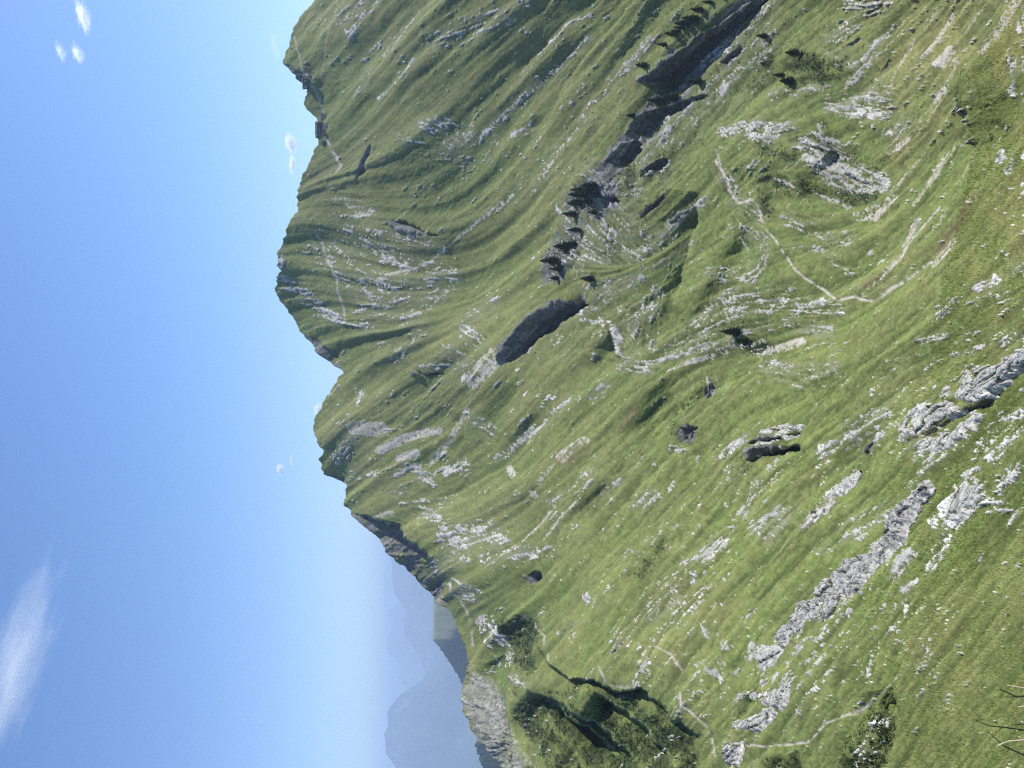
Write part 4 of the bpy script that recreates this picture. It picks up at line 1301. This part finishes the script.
def mountain_range(name, pts, dist, width, zb, m, rough, seed, lab=None, u_lo=-260, u_hi=560, ncol=520, nrow=71, trees=0.0, jag=2.2):
    r = np.random.default_rng(seed)
    p = uv(pts)
    p = p[np.argsort(p[:, 0])]
    u = np.linspace(u_lo, u_hi, ncol)
    v = np.interp(u, p[:, 0], p[:, 1])

    def fr(shape, octs, amp):
        out = np.zeros(shape)
        for k in range(octs):
            sh = (max(2, int(4 * 2 ** k)), max(2, int(8 * 2 ** k)))
            g = r.standard_normal((sh[0] + 1, sh[1] + 1))
            yy = np.linspace(0, sh[0] - .001, shape[0]); xx = np.linspace(0, sh[1] - .001, shape[1])
            a0, b0 = yy.astype(int), xx.astype(int)
            fy_, fx_ = (yy - a0)[:, None], (xx - b0)[None]
            fy_ = fy_ * fy_ * (3 - 2 * fy_); fx_ = fx_ * fx_ * (3 - 2 * fx_)
            out += (g[a0][:, b0] * (1 - fy_) * (1 - fx_) + g[a0 + 1][:, b0] * fy_ * (1 - fx_) + g[a0][:, b0 + 1] * (1 - fy_) * fx_ + g[a0 + 1][:, b0 + 1] * fy_ * fx_) * amp * .5 ** k
        return out
    s = np.linspace(-1, 1, nrow)[:, None]
    for k in range(5):
        npk = int(24 * 2 ** k)
        v = v + np.interp(u, np.linspace(u_lo, u_hi, npk), r.standard_normal(npk)) * jag * .55 ** k
    X, Y, Zz = ray(u, v)
    top = Zz * dist
    prof = np.clip(1 - np.abs(s) ** 1.0, 0, 1) ** 1.15
    nz = fr((nrow, ncol), 6, 1.0)
    env = np.clip(np.abs(s) * 2.5, 0, 1) * np.clip((1 - np.abs(s)) * 3, 0, 1)
    hgt = (top - zb)
    zz = zb - 15 + hgt * np.clip(prof + rough * env * (-np.abs(nz)) * .6 + rough * env * .25, 0, 1.0)
    if trees:
        tn_ = np.repeat(np.repeat(r.random((nrow // 2 + 1, ncol // 2 + 1)), 2, 0), 2, 1)[:nrow, :ncol]
        rad0 = dist + s * width
        vpix = 512 - F * np.tan(np.arctan2(zz, rad0) + PITCH)
        mead = 1 - sstep(-6, 10, vpix - 452 + (u[None] - 140) * -.9 + 10 * fr((nrow, ncol), 5, .8))
        zz = zz + tn_ * trees * np.clip(prof * 8, 0, 1) * (mead < .5)
    else:
        mead = np.zeros((nrow, ncol))
    rad = dist + s * width
    vv = np.stack([X * rad, Y * rad, zz], -1).reshape(-1, 3)
    o = mesh_from(name, vv, grid_faces(nrow, ncol).reshape(-1, 4), m, {'meadow': mead.ravel()})
    o['kind'] = 'structure'
    return o


mountain_range('far_mountain_range', [(392,500),(389,560),(387,576),(388,600),(386,630),(387,650),(388,680),(386,700),(389,730),(390,768),(392,900),(388,1000)], 52000, 5500, ZP, RANGE, .6, 21)
mountain_range('middle_mountain_range', [(400,500),(389,560),(387,577),(389,590),(392,600),(381,614),(388,625),(384,641),(383,650),(396,665),(396,680),(409,694),(420,720),(430,760),(440,900)], 34000, 4500, ZP, RANGE, 1.1, 22)
mountain_range('low_foothill_range', [(385,540),(391,583),(403,608),(406,633),(416,651),(425,690),(440,740),(450,900)], 24000, 3000, ZP, RANGE, .5, 23)
mountain_range('pointed_mountain', [(470,600),(440,655),(418,683),(401,694),(389,712),(388,723),(382,744),(386,755),(396,768),(408,790),(425,840),(455,930)], 19000, 3600, ZP, RANGE, 1.25, 24, nrow=111)
mountain_range('wooded_hill', [(440,500),(432,560),(430,598),(430,640),(441,652),(456,676),(463,696),(467,712),(480,740),(500,790),(540,900)], 4200, 1300, ZP, FOREST, .3, 25, ncol=1100, nrow=161, trees=9, jag=.5)
mountain_range('wooded_hill', [(560,640),(500,690),(478,728),(472,745),(480,770),(486,800),(500,900)], 3000, 900, ZP, FOREST, .3, 26, ncol=900, nrow=121, trees=9, jag=.5)

# ------------------------------------------------------------------ air
HX = 62000
hb = boxes('haze', [(-HX, -HX, ZP - 1, HX, HX, 900)], None, None)
hb['kind'] = 'stuff'
hm = bpy.data.materials.new('haze_air')
hm.use_nodes = True
hm.cycles.volume_sampling = 'DISTANCE'
hm.node_tree.nodes.clear()
pvn = hm.node_tree.nodes.new('ShaderNodeVolumePrincipled')
pvn.inputs['Color'].default_value = (.62, .78, 1.0, 1)
pvn.inputs['Density'].default_value = 8.0e-5
ou = hm.node_tree.nodes.new('ShaderNodeOutputMaterial')
hm.node_tree.links.new(pvn.outputs[0], ou.inputs['Volume'])
hb.data.materials.append(hm)
label(hb, 'pale blue summer haze over the valley', 'haze')


def cloud_material(dens, sc, thr, soft):
    m = bpy.data.materials.new('cloud_vapour')
    m.use_nodes = True
    nt = m.node_tree
    nt.nodes.clear()
    tc = node(nt, 'ShaderNodeTexCoord').outputs['Object']
    ln = node(nt, 'ShaderNodeVectorMath', operation='LENGTH')
    nt.links.new(tc, ln.inputs[0])
    nz = noise(nt, tc, sc, 5, .62)
    body = mth(nt, 'SUBTRACT', 1.0, ln.outputs['Value'], True)
    f = mth(nt, 'ADD', mth(nt, 'MULTIPLY', body, 1.0), mth(nt, 'MULTIPLY', mth(nt, 'SUBTRACT', nz, .5), 1.9))
    d = mth(nt, 'MULTIPLY', ramp(nt, f, thr, thr + soft), dens)
    d = mth(nt, 'MULTIPLY', d, ramp(nt, body, 0.0, .12))
    v = node(nt, 'ShaderNodeVolumePrincipled')
    v.inputs['Color'].default_value = (1, 1, 1, 1)
    v.inputs['Anisotropy'].default_value = .45
    nt.links.new(d, v.inputs['Density'])
    out_ = node(nt, 'ShaderNodeOutputMaterial')
    nt.links.new(v.outputs[0], out_.inputs['Volume'])
    return m


def cloud(px, py, hx, hy, dist, tau, lab, sc=1.6, thr=.35, soft=.5, tilt=0.0):
    """hx, hy: half height / half width in the picture (upright)"""
    import bmesh
    bm = bmesh.new()
    bmesh.ops.create_icosphere(bm, subdivisions=3, radius=1.0)
    me = bpy.data.meshes.new('cloud')
    bm.to_mesh(me); bm.free()
    X, Y, Zz = ray(768.0 - py, px)
    mpp = dist / F
    me.materials.append(cloud_material(tau / (hx * mpp), sc, thr, soft))
    o = bpy.data.objects.new('cloud', me)
    o.location = (X * dist, Y * dist, Zz * dist)
    o.scale = (hy * mpp, max(hx, hy * .4) * mpp, hx * mpp)
    o.rotation_euler = (0, tilt, math.atan2(-X, Y))
    label(o, lab, 'cloud')
    o['kind'] = 'thing'
    COL.objects.link(o)


cloud(82, 16, 9, 24, 14000, 1.8, 'thin ragged white cloudlet highest of the small group in the upper sky', 1.9, .42, .5)
cloud(60, 52, 7, 15, 14500, 1.0, 'faint scrap of cloud, lowest contrast of the small high group', 2.0, .42, .6)
cloud(77, 54, 8, 14, 14000, 1.4, 'wispy hook-shaped cloudlet between the two other high ones', 2.0, .42, .5)
cloud(290, 143, 8, 14, 15000, 3.0, 'bright white puff of cloud above the ridge inn', 1.3, .30, .45)
cloud(292, 164, 4.5, 14, 15000, 3.0, 'thin white tail trailing from the puff above the inn', 1.5, .3, .5, .15)
cloud(280, 469, 6, 9, 15000, 4.0, 'tiny solitary white cloud in the open sky', 1.4, .32, .5)
cloud(291, 460, 2.5, 12, 15000, .5, 'hardly visible streak of vapour beside the solitary cloud', 1.4, .3, .5)
cloud(320, 411, 9, 11, 13000, 5.0, 'white cloud top peeping out behind the grassy ridge', 1.2, .25, .4)
cloud(275, 46, 8, 22, 15000, .35, 'pale veil of cloud just above the summit', 1.6, .3, .8)
cloud(13, 668, 30, 125, 12000, .8, 'large feathery white cirrus in the corner of the sky', 2.6, .22, .95, .2)

# ------------------------------------------------------------------ light, sky, camera
w = bpy.data.worlds.new('World')
scene.world = w
w.use_nodes = True
nt = w.node_tree
sky = nt.nodes.new('ShaderNodeTexSky')
sky.sky_type = 'NISHITA'
sky.sun_disc = False
sky.sun_elevation = SUN_EL
sky.sun_rotation = SUN_AZ
sky.altitude = 1700
sky.air_density = 1.0
sky.dust_density = .9
sky.ozone_density = 3.0
bg = nt.nodes['Background']
bg.inputs['Strength'].default_value = .13
hs = nt.nodes.new('ShaderNodeHueSaturation')
hs.inputs['Saturation'].default_value = 1.14
hs.inputs['Hue'].default_value = .505
nt.links.new(sky.outputs[0], hs.inputs['Color'])
nt.links.new(hs.outputs[0], bg.inputs['Color'])

sl = bpy.data.lights.new('sun', 'SUN')
sl.energy = 4.2
sl.angle = math.radians(.5)
sl.color = (1.0, .955, .88)
so = bpy.data.objects.new('sun', sl)
COL.objects.link(so)
sd = Vector((math.cos(SUN_EL) * math.sin(SUN_AZ), math.cos(SUN_EL) * math.cos(SUN_AZ), math.sin(SUN_EL)))
so.rotation_euler = sd.to_track_quat('Z', 'Y').to_euler()
so.location = sd * 500

cam = bpy.data.cameras.new('camera')
cam.sensor_fit = 'HORIZONTAL'
cam.sensor_width = 36
cam.lens = 36 * F / 1024
cam.clip_start = .1
cam.clip_end = 200000
co = bpy.data.objects.new('camera', cam)
COL.objects.link(co)
right = Vector((1, 0, 0))
fwd = Vector((0, CP, -SP))
up = Vector((0, SP, CP))
M = Matrix((-up, right, -fwd)).transposed()
co.matrix_world = M.to_4x4()
scene.camera = co

scene.view_settings.view_transform = 'Standard'
scene.view_settings.look = 'None'
scene.view_settings.exposure = 0.5
scene.view_settings.gamma = 1.0
scene.view_settings.use_curve_mapping = False
scene.cycles.use_denoising = False
scene.cycles.use_adaptive_sampling = False
scene.cycles.filter_width = 1.15
scene.cycles.max_bounces = 8
scene.cycles.volume_bounces = 6
scene.cycles.volume_step_rate = 1.0
scene.cycles.volume_max_steps = 256
